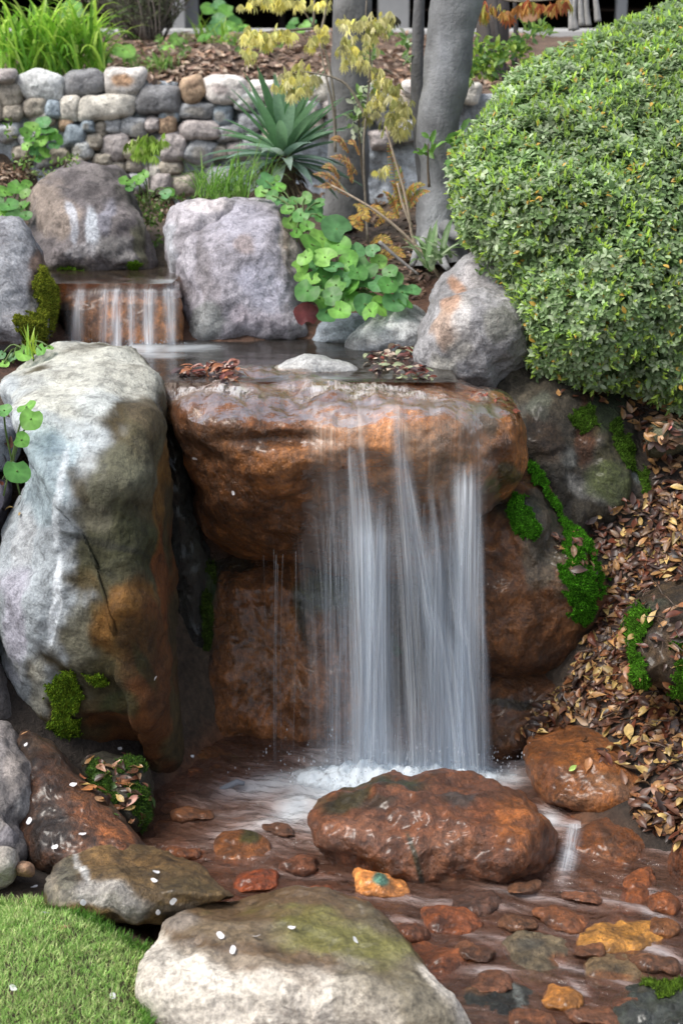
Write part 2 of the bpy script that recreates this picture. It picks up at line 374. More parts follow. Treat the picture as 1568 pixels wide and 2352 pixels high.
# strap blade (grass / yucca): quads along a bending midrib
def strap(b, base, d, L, w, bend, c, seg=6, fold=.3, tipw=.05, midw=1.0, gb=(0, 0, -1)):
    base = np.array(base, float); d = unit(np.array(d, float)); g = np.array(gb, float); v = []; p = base.copy(); cols = []
    for i in range(seg+1):
        t = i/seg; s = np.cross(d, (0, 0, 1.)); s = unit(s if np.linalg.norm(s) > 1e-3 else np.array([1., 0, 0])); u = np.cross(s, d)
        ww = w*(.55+.45*math.sin(min(t*1.5, 1)*math.pi/2)*midw)*(1-t**2.6)+w*tipw*(1-t)
        v += [p-s*ww/2+u*ww*fold, p, p+s*ww/2+u*ww*fold]; d = unit(d+g*bend/seg*(.4+1.4*t)); p = p+d*L/seg
    f = []
    for i in range(seg):
        a = i*3; f += [(a, a+1, a+4, a+3), (a+1, a+2, a+5, a+4)]
    b.add(v, f, c)
def round_leaf(b, ctr, nrm, r, c, roll=0, cup=.18, n=14):
    ctr = np.array(ctr, float); nrm = unit(np.array(nrm, float)); x = unit(np.cross(nrm, (0.3, .2, 1))); y = np.cross(nrm, x)
    v = [ctr-nrm*r*cup*.6]; 
    for ring, q in ((.55, .3), (1, 0)):
        for k in range(n):
            t = roll+2*math.pi*(k+.5)/n; dd = abs((k+.5)/n-.5)*2     # notch at k = 0
            notch = 1-.55*max(0, (dd-.82)/.18)
            rr = r*ring*notch*(1+.04*math.sin(3*t+roll)+.03*math.cos(5*t))
            h = -r*cup*q+r*.06*math.sin(4*t+roll*3)*ring
            v.append(ctr+(x*math.cos(t)+y*math.sin(t))*rr+nrm*h)
    f = [(0, 1+k, 1+(k+1) % n) for k in range(n)]+[(1+k, 1+n+k, 1+n+(k+1) % n, 1+(k+1) % n) for k in range(n)]
    cc = np.tile(np.array(c, float), (len(v), 1)); cc[0] *= 1.45; cc[1:1+n:2] *= 1.18; cc[1+n:] *= .9; cc[1+n::2] *= 1.1; b.add(v, f, cc)
def moss(rk, blobs, parent, h=.012, col=((.05, .13, .008), (.08, .2, .012), (.03, .09, .006)), nbl=2600, seed=0, label=None):
    nbl = int(nbl*2.6); h = h*.45; col = tuple((c[0]*1.25+.008, c[1]*1.12, c[2]+.004) for c in col)
    """moss cushion growing on rock rk where the blobs say, with short fuzz"""
    px, py, v, nr_ = rk['px'], rk['py'], rk['v'], rk['n']; m = np.full(len(v), -9.)
    wx = fbm(v*9+seed, 4)*.5; wy = fbm(v*9+seed+40, 4)*.5
    for bl in blobs:
        cx, cy, rx, ry = bl[:4]; ang = math.radians(bl[4]) if len(bl) > 4 else 0; dx = px-cx; dy = py-cy
        X = (dx*math.cos(ang)+dy*math.sin(ang))/rx+wx; Y = (-dx*math.sin(ang)+dy*math.cos(ang))/ry+wy
        m = np.maximum(m, 1-np.sqrt(X*X+Y*Y)+.35*fbm(v*45+seed, 3))
    m[rk['nfront']:] = -1
    F4 = rk['F4']; sel = F4[(m[F4] > -.02).all(1)]
    if len(sel) < 4: return None
    ids, inv = np.unique(sel, return_inverse=True); f = inv.reshape(-1, 4)
    hh = h*np.sqrt(np.clip(m[ids], 0, .3)/.3)*(1+.35*fbm(v[ids]*55+seed, 3)); hh = np.where(m[ids] < .03, -.004, hh)
    hh = np.clip(hh, -.004, h*1.2); vv = v[ids]+nr_[ids]*hh[:, None]
    cc = .55*pick(col, len(ids), jit=.2)*(1+.25*fbm(v[ids]*20, 3))[:, None]; cc = np.concatenate([cc, np.zeros((len(cc), 1))], 1)
    k = rng.integers(0, len(f), nbl); w = rng.random((nbl, 2)); q = f[k]
    pnt = vv[q[:, 0]]*((1-w[:, :1])*(1-w[:, 1:]))+vv[q[:, 1]]*(w[:, :1]*(1-w[:, 1:]))+vv[q[:, 2]]*(w[:, :1]*w[:, 1:])+vv[q[:, 3]]*((1-w[:, :1])*w[:, 1:])
    nn = nr_[ids][q[:, 0]]; d = unit(nn+rng.normal(0, .6, nn.shape)+np.array([0, 0, .2])); s = unit(np.cross(d, rvec(nbl)))
    L = rng.uniform(.003, .010, (nbl, 1)); tri = np.stack([pnt-s*.0012, pnt+s*.0012, pnt+d*L], 1).reshape(-1, 3)
    tc = np.repeat(np.concatenate([pick(col, nbl, jit=.35)*1.2, np.zeros((nbl, 1))], 1), 3, 0)
    faces = [tuple(x) for x in f.tolist()]+[(len(vv)+3*i, len(vv)+3*i+1, len(vv)+3*i+2) for i in range(nbl)]
    o = mesh('moss_patch', np.concatenate([vv, tri]), faces, M_moss, parent, np.concatenate([cc, tc]))
    if label: o['label'] = label
    return o
#@@PART2
# ------------------------------------------------------------------ the ground, one sheet to the horizon
GP = np.array([(0,2,-.1),(.3,2.5,-.1),(0,3,-.13),(-.3,3,-.1),(.5,3,-.06),(.3,3.4,-.1),(-.2,3.4,-.1),(0,1,-.1),(.6,1.5,-.1),(.7,2.2,-.1),(-.2,2.5,-.1),
 (0,3.6,.5),(.3,3.6,.5),(-.3,3.65,.6),(0,3.8,.82),(.2,3.75,.83),(-.2,3.9,.83),(0,4.1,.84),(-.4,3.9,.84),(-.5,4.05,.84),(-.75,4.35,.97),(-.6,4.42,.98),(-.8,4.7,1.0),
 (-.77,3.4,.86),(-.95,3.9,.86),(-1.1,4.5,1.12),(-1,5.3,1.22),(-.8,2.9,.1),(-.65,2.6,.04),(-.5,2.3,.1),(-.5,2.0,.1),(-.7,2.1,.11),(-.36,2.0,.07),(-1.2,2.2,.12),(-.55,2.95,.02),(-.9,2.5,.06),
 (-1.2,3,.35),(-1.5,3.6,1),(.52,2.95,-.02),(.66,3.0,.1),(.62,3.3,.25),(.82,3,.18),(.9,3.3,.38),(.9,3.65,.72),(.7,3.9,.92),(1.3,3,.45),(1.3,3.6,.85),(.78,2.75,.02),(.8,2.3,-.06),(1.4,2.3,.15),
 (.1,4.4,1.0),(.35,4.4,1.05),(.4,4.8,1.17),(-.2,4.8,1.15),(-.45,4.75,1.12),(0,5.3,1.14),(-.5,5.7,1.16),(-1,5.85,1.23),(-.6,6.03,1.17),(0,6.03,1.14),(-1.2,6.03,1.23),(.6,6.03,1.2),(.5,5.4,1.3),(.8,4.6,1.22),(1.3,4.5,1.25),(2,4,1.2),(0,5.9,1.14),(.7,6,1.3),
 (-1.4,6.35,1.72),(-.6,6.35,1.7),(0,6.35,1.7),(1,6.4,1.66),(2,6.4,1.66),(0,7.5,1.9),(-1.6,7.5,1.9),(1.6,7.5,1.88),(0,9,2.1),(-3,9,2.1),(3,9,2.1),(-3,5,1.5),(3,5,1.5),(-3,3,1),(3,3,1),(-3,1,.4),(3,1,.4),
 (0,12,2.12),(-8,12,2.12),(8,12,2.12),(0,60,2.1),(-60,60,2),(60,60,2),(-60,0,1),(60,0,1),(0,-3,.1),(0,-60,0),(-60,-60,0),(60,-60,0)], float)
def _K(a, b): return np.sqrt(((a[:, None]-b[None])**2).sum(-1)+.0025)
_w = np.linalg.solve(_K(GP[:, :2], GP[:, :2])+np.eye(len(GP))*.004, GP[:, 2]-.5)
def ground_z(x, y):
    x = np.atleast_1d(np.asarray(x, float)); y = np.atleast_1d(np.asarray(y, float))
    q = np.stack([x.ravel(), y.ravel()], 1); z = np.zeros(len(q))
    for i in range(0, len(q), 8000): z[i:i+8000] = _K(q[i:i+8000], GP[:, :2]) @ _w+.5
    p = np.concatenate([q, np.zeros((len(q), 1))], 1); far = np.clip(1-(np.hypot(q[:, 0], q[:, 1]-4)-8)/20, 0, 1)
    return (z+.018*fbm(p*3, 4)*far+.006*fbm(p*16, 3)*far).reshape(x.shape)
gx = np.concatenate([[-60, -30, -15, -8, -5, -3.5, -2.6], np.linspace(-2, 2, 150), [2.6, 3.5, 5, 8, 15, 30, 60]])
gy = np.concatenate([[-60, -30, -10, -4, -1, .3, 1], np.linspace(1.5, 7, 200), np.linspace(7.2, 10, 20), [11, 13, 17, 25, 40, 60]])
X, Y = np.meshgrid(gx, gy); Zg = ground_z(X, Y); gv = np.stack([X, Y, Zg], -1).reshape(-1, 3)
nx = len(gx); ii = (np.arange(len(gy)-1)[:, None]*nx+np.arange(nx-1)[None]).ravel(); gf = np.stack([ii, ii+1, ii+1+nx, ii+nx], 1)
gc = np.tile(np.array([.085, .06, .04]), (len(gv), 1))
bed = smooth(-gv[:, 2], -.06, .02)*(np.abs(gv[:, 0]) < 2)*(gv[:, 1] < 3.6); gc = gc*(1-bed[:, None])+np.array([.20, .075, .03])*bed[:, None]
pb = ((gv[:, 1] > 3.55) & (gv[:, 1] < 4.5) & (gv[:, 0] < .5))[:, None]; gc = np.where(pb, np.array([[.10, .05, .03]]), gc)
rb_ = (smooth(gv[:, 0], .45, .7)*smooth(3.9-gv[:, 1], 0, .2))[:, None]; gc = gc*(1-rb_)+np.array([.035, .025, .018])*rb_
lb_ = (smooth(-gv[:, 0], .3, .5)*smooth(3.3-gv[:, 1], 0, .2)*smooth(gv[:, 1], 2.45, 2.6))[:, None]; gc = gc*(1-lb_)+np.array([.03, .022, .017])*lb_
lt = smooth(gv[:, 1], 5.9, 6.3)[:, None]; gc = gc*(1-lt)+np.array([.15, .10, .07])*lt
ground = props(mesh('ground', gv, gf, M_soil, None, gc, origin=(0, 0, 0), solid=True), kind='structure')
# ------------------------------------------------------------------ building with its dark crawl space at the back
M_timber = plain('dark_timber', (.018, .014, .012), .8, .3); M_conc = plain('weathered_concrete', (.42, .42, .41), .85, .15, 14)
M_brownpost = plain('brown_paint', (.09, .045, .035), .6); M_greypost = plain('grey_paint', (.22, .23, .24), .6)
def boxv(x0, x1, y0, y1, z0, z1):
    v = [(x, y, z) for z in (z0, z1) for y in (y0, y1) for x in (x0, x1)]
    return v, [(0, 2, 3, 1), (4, 5, 7, 6), (0, 1, 5, 4), (2, 6, 7, 3), (0, 4, 6, 2), (1, 3, 7, 5)]
def box(name, x0, x1, y0, y1, z0, z1, mat, parent=None, bev=.01):
    v, f = boxv(x0, x1, y0, y1, z0, z1); o = mesh(name, v, f, mat, parent, smooth_=False)
    if bev: m = o.modifiers.new('bevel', 'BEVEL'); m.width = bev; m.segments = 2
    return o
bl = thing('building', (0, 9.5, 2.1), 'raised timber building with a black open crawl space and short posts at the back', 'building')
box('floor_deck', -7, 7, 9.3, 14, 2.62, 2.85, M_timber, bl); box('wall', -7, 7, 13.6, 13.8, 2.0, 2.6, M_timber, bl)
box('wall', -7, 7, 9.9, 10.0, 2.87, 4.4, M_brownpost, bl); box('side_wall', -7, -6.8, 9.4, 13.58, 2.0, 2.6, M_timber, bl); box('side_wall', 6.8, 7, 9.4, 13.58, 2.0, 2.6, M_timber, bl)
def post(px0, px1, mat, D=9.5, nm='post'):
    x0 = P(px0, 30, D)[0]; x1 = P(px1, 30, D)[0]; return box(nm, x0, x1, D, D+(x1-x0), 1.95, 2.615, mat, bl)
post(163, 190, M_brownpost); post(395, 425, M_conc); post(426, 456, M_greypost, 9.65); post(868, 940, M_conc); post(1415, 1440, M_greypost); post(-60, -30, M_greypost); post(640, 655, M_timber, 10.4)
box('concrete_kerb', -7, 7, 9.12, 9.28, 2.0, 2.135, M_conc, bl, .02)
lg = thing('round_log', P(1213, 30, 9.35), 'short log with a pale round sawn end lying in front of the dark crawl space', 'log')
tv, tf = tube([P(1213, 30, 9.3), P(1213, 30, 9.32), P(1225, 30, 9.85)], [.062, .068, .07], 18)
mesh('bark', tv, tf[:-2]+[tf[-1]], M_bark, lg, np.tile([.06, .045, .035, 0], (len(tv), 1)))
a = np.linspace(0, 2*math.pi, 18, endpoint=False); cc = P(1213, 30, 9.3); ev = [cc+np.array([0, -.012, 0])]+[cc+np.array([math.cos(t)*.062, -.002, math.sin(t)*.062]) for t in a]
mesh('cut_end', ev, [(0, 1+(k+1) % 18, 1+k) for k in range(18)], M_bark, lg, np.tile([.36, .2, .11, 0], (19, 1)))
# ------------------------------------------------------------------ rubble wall
wl = thing('stone_wall', P(500, 430, 6.1), 'low mortared wall of rounded grey and tan field stones across the back of the bank', 'wall')
WY = 6.0
nxw, nyw = 260, 60; px = np.linspace(-260, 1250, nxw); tt = np.linspace(0, 1, nyw); PX, TT = np.meshgrid(px, tt)
top = np.interp(PX, [-260, 0, 300, 600, 900, 1250], [170, 178, 180, 205, 215, 215]); PYw = top+(505-top)*TT
mv = P(PX, PYw, WY+.075).reshape(-1, 3); mv[:, 1] += .03*fbm(mv*9, 4)
i0 = (np.arange(nyw-1)[:, None]*nxw+np.arange(nxw-1)[None]).ravel(); mf = np.stack([i0, i0+nxw, i0+1+nxw, i0+1], 1)
back = mv.copy(); back[:, 1] = 6.32; nb_ = len(mv); edge = [(i, i+1, nb_+i+1, nb_+i) for i in range(nxw-1)]
allf = [tuple(x) for x in mf.tolist()]+[tuple(x[::-1]) for x in (mf+nb_).tolist()]+edge
mcol = np.array([.46, .50, .54])*(1+.3*fbm(mv*6, 3))[:, None]; mcol = np.concatenate([mcol, mcol]); mcol = np.concatenate([mcol, np.zeros((len(mcol), 1))], 1)
mesh('mortar', np.concatenate([mv, back]), allf, M_dry, wl, mcol, solid=True)
GRY = (.34, .35, .36); DGR = (.21, .21, .215); LGT = (.54, .55, .54); TAN = (.38, .34, .28); BEI = (.52, .49, .43); ORG = (.42, .30, .20); WHT = (.66, .62, .58); PNK = (.39, .35, .335); BLU = (.28, .33, .37)
ws = [(20,350,60,30,PNK),(40,435,60,60,TAN),(195,395,112,64,LGT),(390,388,90,64,DGR),(575,372,93,66,WHT),(733,465,100,74,DGR),(885,408,50,58,ORG),(1030,415,97,60,WHT),(1210,415,56,50,WHT),(1130,465,55,42,LGT),(1460,410,72,64,BEI),
 (155,495,60,42,TAN),(55,522,48,36,TAN),(245,500,37,42,BLU),(320,505,48,60,BEI),(495,492,128,62,BEI),(905,510,92,42,GRY),(780,520,48,42,BLU),(1025,535,52,52,BLU),
 (40,602,52,40,GRY),(200,540,58,32,BEI),(305,575,34,30,ORG),(400,582,34,30,BLU),(345,625,52,48,BLU),(460,597,42,37,TAN),(520,580,42,34,GRY),(612,585,62,47,GRY),(705,572,40,32,PNK),(770,570,50,47,ORG),(910,600,98,48,PNK),(1060,610,62,42,GRY),
 (375,690,44,37,LGT),(432,650,44,37,TAN),(530,675,64,64,PNK),(620,695,44,48,TAN),(795,680,62,67,PNK),(925,700,72,57,GRY),(280,722,52,37,TAN),(205,735,40,32,GRY),(475,735,42,32,TAN),(525,785,60,47,TAN),(615,758,42,32,TAN),
 (740,850,52,52,PNK),(848,848,62,52,TAN),(780,775,58,32,TAN),(700,790,40,32,BEI),(365,742,30,26,TAN),(140,640,50,40,GRY),(100,700,40,30,TAN),(1010,810,60,50,GRY),(1000,700,50,40,TAN),(1090,690,50,40,PNK),(1150,560,50,48,GRY),(1240,520,50,45,PNK),
 (1160,650,50,45,GRY),(1250,620,50,45,TAN),(1330,500,48,45,BLU),(1340,420,50,50,LGT),(1350,590,50,40,PNK),(1430,500,48,40,GRY),(1440,580,50,42,TAN),(1530,500,50,46,PNK),(1540,590,50,45,GRY),(640,840,48,40,GRY),(590,870,50,35,TAN),
 (-50,400,60,50,GRY),(-50,510,55,50,TAN),(-50,600,55,40,GRY),(1590,420,60,55,GRY),(1690,410,45,40,LGT),(1725,470,60,40,GRY),(1890,410,36,36,WHT),(1960,390,48,50,BEI),(2050,385,34,28,BEI),(1650,510,55,45,TAN),(1780,540,55,45,GRY),
 (1860,480,50,40,TAN),(1960,480,52,40,GRY),(1970,670,58,50,TAN),(1750,640,55,45,PNK),(1860,600,55,45,GRY),(2060,470,50,45,GRY),(2150,420,55,50,BEI)]
wr = random.Random(3)
for k, (cx, cy, rx, ry, c) in enumerate(ws):
    cx, cy, rx, ry = cx/2, cy/2, rx/2, ry/2; blobs = []
    if c is WHT: blobs = [(cx+wr.uniform(-10, 10), cy, rx*.6, ry*.5, (.50, .27, .12) if cx < 400 else (.45, .38, .36), .8)]
    if c is ORG: blobs = [(cx, cy-ry*.4, rx*.8, ry*.6, (.28, .19, .13), .7)]
    if c in (LGT, BLU, GRY) and wr.random() < .6: blobs = [(cx+wr.uniform(-rx, rx)*.5, cy, rx*.6, ry*.6, (.30, .27, .22), .6)]
    rock('stone', None, ell(cx, cy, rx+2.5, ry+2.5, 8, .17, .60, wr.uniform(-8, 8), wr), WY+wr.uniform(-.02, .015), .06, .05, 3.8, 40, 12, c, blobs, 0, .3, .006, 12, .006, M_dry, parent=wl, seed=k*3.1, solid=False)
# ------------------------------------------------------------------ boulders, one by one
OR1 = (.29, .118, .038); OR2 = (.52, .23, .082); BRN = (.10, .05, .025); DK = (.03, .024, .02); OLV = (.10, .085, .035); LAV = (.30, .29, .33); BLG = (.30, .34, .37); WST = (.50, .50, .52)
R = {}
R['A'] = rock('boulder', 'grey boulder at the left edge with bright moss down its right side', [(-130,560),(-60,510),(0,500),(40,510),(78,550),(105,610),(118,690),(118,760),(85,808),(0,815),(-120,820)], [(500,4.1),(800,3.85)], .22, .3, 3, 150, 36,
    (.22, .22, .235), [(20,620,50,120,(.30,.31,.33),.7,10),(95,620,25,60,(.13,.07,.04),.8),(90,700,25,60,(.07,.06,.03),.6)], 0, .35, .02, 5, .02)
moss(R['A'], [(100,680,24,80,-8),(80,765,44,45),(105,650,14,50,-15)], R['A']['root'], .02, ((.12,.17,.015),(.08,.13,.01),(.16,.2,.02)), 1600)
R['B'] = rock('boulder', 'dark peaked boulder with white vertical streaks standing above the small upper cascade', [(58,560),(70,480),(95,425),(135,393),(180,370),(240,382),(285,412),(318,475),(345,560),(352,615),(320,640),(220,642),(120,640),(80,610)], [(370,4.85),(480,4.65),(640,4.5)], .22, .4, 2.8, 170, 44,
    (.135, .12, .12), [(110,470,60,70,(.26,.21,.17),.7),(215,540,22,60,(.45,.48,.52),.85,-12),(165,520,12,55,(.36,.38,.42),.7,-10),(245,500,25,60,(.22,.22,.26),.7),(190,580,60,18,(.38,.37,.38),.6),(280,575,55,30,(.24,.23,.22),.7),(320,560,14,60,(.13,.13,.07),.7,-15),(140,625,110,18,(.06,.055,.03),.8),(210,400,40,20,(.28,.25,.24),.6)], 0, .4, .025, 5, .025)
moss(R['B'], [(303,615,26,16),(180,620,60,8)], R['B']['root'], .014, ((.06,.16,.008),(.05,.11,.01)), 700)
R['C2'] = rock('boulder', 'pinkish white topped boulder tucked behind the left shoulder of the large lavender grey boulder', [(376,540),(388,500),(405,475),(440,459),(490,455),(530,462),(560,520),(540,620),(470,660),(405,640),(380,595)], 4.42, .2, .2, 2.8, 110, 30,
    (.33, .31, .33), [(470,475,50,18,(.55,.50,.50),.8),(400,560,18,60,(.40,.42,.45),.7)], 0, .3, .02, 6, .018)
R['C'] = rock('boulder', 'large lavender grey boulder with rust streaks on the far side of the upper pool', [(412,590),(425,530),(470,495),(520,466),(570,456),(640,463),(662,505),(688,560),(700,640),(700,700),(718,750),(722,805),(600,815),(440,810),(418,730),(410,660)], [(455,4.45),(560,4.28),(800,4.16)], .22, .35, 3, 180, 50,
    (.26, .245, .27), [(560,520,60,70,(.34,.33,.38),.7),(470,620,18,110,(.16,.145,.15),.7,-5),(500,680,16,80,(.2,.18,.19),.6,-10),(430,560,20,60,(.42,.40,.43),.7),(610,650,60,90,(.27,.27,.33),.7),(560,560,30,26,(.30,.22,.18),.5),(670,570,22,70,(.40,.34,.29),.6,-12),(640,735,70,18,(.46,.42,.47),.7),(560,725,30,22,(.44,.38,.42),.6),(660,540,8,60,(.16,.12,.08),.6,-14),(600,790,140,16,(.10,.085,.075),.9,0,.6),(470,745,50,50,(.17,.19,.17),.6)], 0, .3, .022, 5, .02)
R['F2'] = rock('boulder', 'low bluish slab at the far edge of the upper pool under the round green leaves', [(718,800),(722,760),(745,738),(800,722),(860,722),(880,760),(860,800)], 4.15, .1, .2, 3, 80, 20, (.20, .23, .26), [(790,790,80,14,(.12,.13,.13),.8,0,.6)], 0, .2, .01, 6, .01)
R['F'] = rock('boulder', 'rounded pale grey stone at the right end of the upper pool', [(797,800),(815,765),(845,735),(880,712),(915,706),(955,715),(985,740),(1000,780),(985,835),(900,840),(820,822)], 3.98, .15, .25, 2.5, 110, 28,
    (.36, .37, .37), [(860,790,60,14,(.18,.18,.18),.7),(920,735,50,20,(.46,.47,.46),.6),(900,800,60,25,(.26,.28,.30),.6)], 0, .25, .014, 6, .012)
R['G'] = rock('flat_stone', 'pale flat stone breaking the surface of the upper pool just above the lip', [(628,850),(650,828),(690,818),(745,820),(800,835),(825,858),(800,875),(650,872)], 3.62, .07, .12, 2.6, 70, 16, (.38, .38, .37), [(650,860,60,14,(.25,.14,.08),.6)], .5, .3, .008, 9, .008, cat='flat stone')
R['D'] = rock('boulder', 'upright mottled boulder with orange stains left of the clipped hedge', [(968,770),(985,710),(1000,655),(1035,612),(1085,582),(1140,570),(1190,590),(1225,650),(1240,740),(1225,830),(1160,870),(1125,912),(1060,925),(1000,905),(962,862),(955,810)], [(570,3.95),(700,3.68),(900,3.6)], .2, .35, 2.7, 170, 46,
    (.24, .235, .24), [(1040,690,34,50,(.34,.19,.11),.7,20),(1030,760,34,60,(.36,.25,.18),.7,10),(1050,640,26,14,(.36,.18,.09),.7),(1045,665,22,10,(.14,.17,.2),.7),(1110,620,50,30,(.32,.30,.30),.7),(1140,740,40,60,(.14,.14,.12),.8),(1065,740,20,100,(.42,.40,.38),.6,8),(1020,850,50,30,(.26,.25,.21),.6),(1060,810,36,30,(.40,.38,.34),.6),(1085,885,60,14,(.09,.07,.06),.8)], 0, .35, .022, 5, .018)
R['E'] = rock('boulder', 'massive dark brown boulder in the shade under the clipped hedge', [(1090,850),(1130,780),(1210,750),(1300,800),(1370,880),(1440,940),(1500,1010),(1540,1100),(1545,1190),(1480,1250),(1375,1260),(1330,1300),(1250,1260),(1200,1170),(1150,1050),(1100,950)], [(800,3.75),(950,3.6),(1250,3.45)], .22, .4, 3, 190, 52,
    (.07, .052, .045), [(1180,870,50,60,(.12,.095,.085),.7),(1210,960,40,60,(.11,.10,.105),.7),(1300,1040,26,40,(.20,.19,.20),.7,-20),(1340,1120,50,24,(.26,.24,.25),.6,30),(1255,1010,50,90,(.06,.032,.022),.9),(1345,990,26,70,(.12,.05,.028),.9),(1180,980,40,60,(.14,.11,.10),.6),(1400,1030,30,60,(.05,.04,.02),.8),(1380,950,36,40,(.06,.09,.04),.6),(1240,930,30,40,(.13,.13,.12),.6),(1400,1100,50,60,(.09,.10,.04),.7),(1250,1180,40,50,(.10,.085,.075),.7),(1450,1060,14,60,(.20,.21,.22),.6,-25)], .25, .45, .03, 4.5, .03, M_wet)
moss(R['E'], [(1440,1030,26,70,-20),(1490,1110,26,40),(1435,1232,30,10),(1228,1095,10,40,-25),(1255,1140,10,40,-25),(1340,960,30,30)], R['E']['root'], .012, ((.03,.08,.006),(.04,.11,.008)), 1200)
# the lip of the main fall
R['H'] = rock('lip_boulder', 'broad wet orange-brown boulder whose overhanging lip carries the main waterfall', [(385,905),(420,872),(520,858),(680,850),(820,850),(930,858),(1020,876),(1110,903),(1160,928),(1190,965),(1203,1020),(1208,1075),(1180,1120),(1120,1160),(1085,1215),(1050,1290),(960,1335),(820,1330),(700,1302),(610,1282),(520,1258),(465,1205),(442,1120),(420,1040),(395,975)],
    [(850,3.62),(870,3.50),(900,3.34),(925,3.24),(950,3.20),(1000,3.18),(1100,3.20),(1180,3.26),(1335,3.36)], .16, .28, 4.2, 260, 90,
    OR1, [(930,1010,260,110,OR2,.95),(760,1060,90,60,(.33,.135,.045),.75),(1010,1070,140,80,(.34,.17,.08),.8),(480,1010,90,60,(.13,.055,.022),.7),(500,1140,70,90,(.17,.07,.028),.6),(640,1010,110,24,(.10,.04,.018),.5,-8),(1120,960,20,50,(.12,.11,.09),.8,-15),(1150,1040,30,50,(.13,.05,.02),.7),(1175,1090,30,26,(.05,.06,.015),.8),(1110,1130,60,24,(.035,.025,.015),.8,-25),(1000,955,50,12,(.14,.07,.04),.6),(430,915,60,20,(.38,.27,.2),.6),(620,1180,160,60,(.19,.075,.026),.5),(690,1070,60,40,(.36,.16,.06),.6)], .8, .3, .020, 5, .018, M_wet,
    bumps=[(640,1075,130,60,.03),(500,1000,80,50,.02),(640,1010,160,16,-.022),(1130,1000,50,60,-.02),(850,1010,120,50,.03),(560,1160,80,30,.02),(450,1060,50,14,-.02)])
R['I'] = rock('boulder', 'wet rust orange rock face behind the falling water, left half under the lip', [(462,1290),(560,1255),(700,1270),(850,1290),(880,1400),(870,1560),(860,1740),(700,1775),(560,1745),(470,1715),(462,1580),(455,1430)], [(1250,3.50),(1500,3.40),(1760,3.30)], .12, .3, 3.4, 190, 56,
    (.27, .11, .042), [(640,1500,120,120,(.34,.15,.06),.7),(480,1340,30,80,(.05,.045,.02),.8),(520,1290,80,24,(.03,.035,.015),.8),(760,1360,80,80,(.03,.07,.03),.85),(690,1400,16,80,(.03,.05,.02),.7,-12),(580,1440,60,60,(.18,.08,.035),.6),(600,1640,90,60,(.32,.13,.05),.6),(480,1480,20,120,(.05,.035,.02),.7)], .95, .35, .02, 6, .026, M_wet)
R['I2'] = rock('boulder', 'green-black rock deep behind the middle of the waterfall', [(800,1300),(930,1280),(1060,1290),(1120,1400),(1110,1560),(1120,1730),(960,1780),(820,1765),(790,1560)], [(1300,3.56),(1770,3.42)], .12, .3, 3.2, 130, 40, (.05, .05, .03), [(930,1400,70,110,(.025,.08,.02),.8),(1050,1560,60,120,(.15,.07,.04),.7),(900,1650,60,80,(.10,.055,.035),.6)], .9, .4, .02, 6, .02, M_wet)
R['J'] = rock('boulder', 'dark rust rock face right of the waterfall with vivid green moss ridges', [(1060,1230),(1110,1150),(1165,1095),(1215,1075),(1258,1120),(1290,1190),(1345,1235),(1375,1310),(1388,1410),(1340,1480),(1290,1530),(1210,1555),(1110,1560),(1060,1500)], [(1080,3.42),(1250,3.33),(1540,3.24)], .14, .3, 2.9, 170, 50,
    (.17, .068, .025), [(1250,1200,50,90,(.10,.085,.07),.8,-25),(1240,1300,40,60,(.13,.11,.095),.7),(1290,1360,30,50,(.17,.11,.085),.7),(1180,1400,80,120,(.21,.085,.03),.7),(1180,1180,50,40,(.05,.05,.04),.7),(1340,1450,40,60,(.11,.05,.02),.6)], .55, .35, .018, 6, .022, M_wet,
    bumps=[(1330,1320,50,90,.05),(1215,1200,30,60,.03)])
moss(R['J'], [(1328,1330,38,80,-12),(1305,1240,26,50,-28),(1200,1190,26,60,-22),(1235,1110,14,46,-30),(1262,1160,10,40,-30),(1330,1390,34,40)], R['J']['root'], .024, ((.035,.16,.006),(.05,.22,.008),(.02,.10,.004)), 5200)
R['J2'] = rock('boulder', 'low rust ledge at the foot of the right rock face beside the plunge pool', [(1080,1640),(1095,1550),(1160,1520),(1280,1515),(1370,1530),(1350,1640),(1250,1700),(1200,1740),(1120,1750),(1085,1710)], [(1540,3.34),(1740,3.16)], .12, .25, 2.8, 110, 30, (.15, .06, .025), [(1180,1620,80,12,(.03,.03,.02),.8),(1130,1690,50,30,(.20,.10,.06),.6)], .7, .4, .018, 7, .02, M_wet)
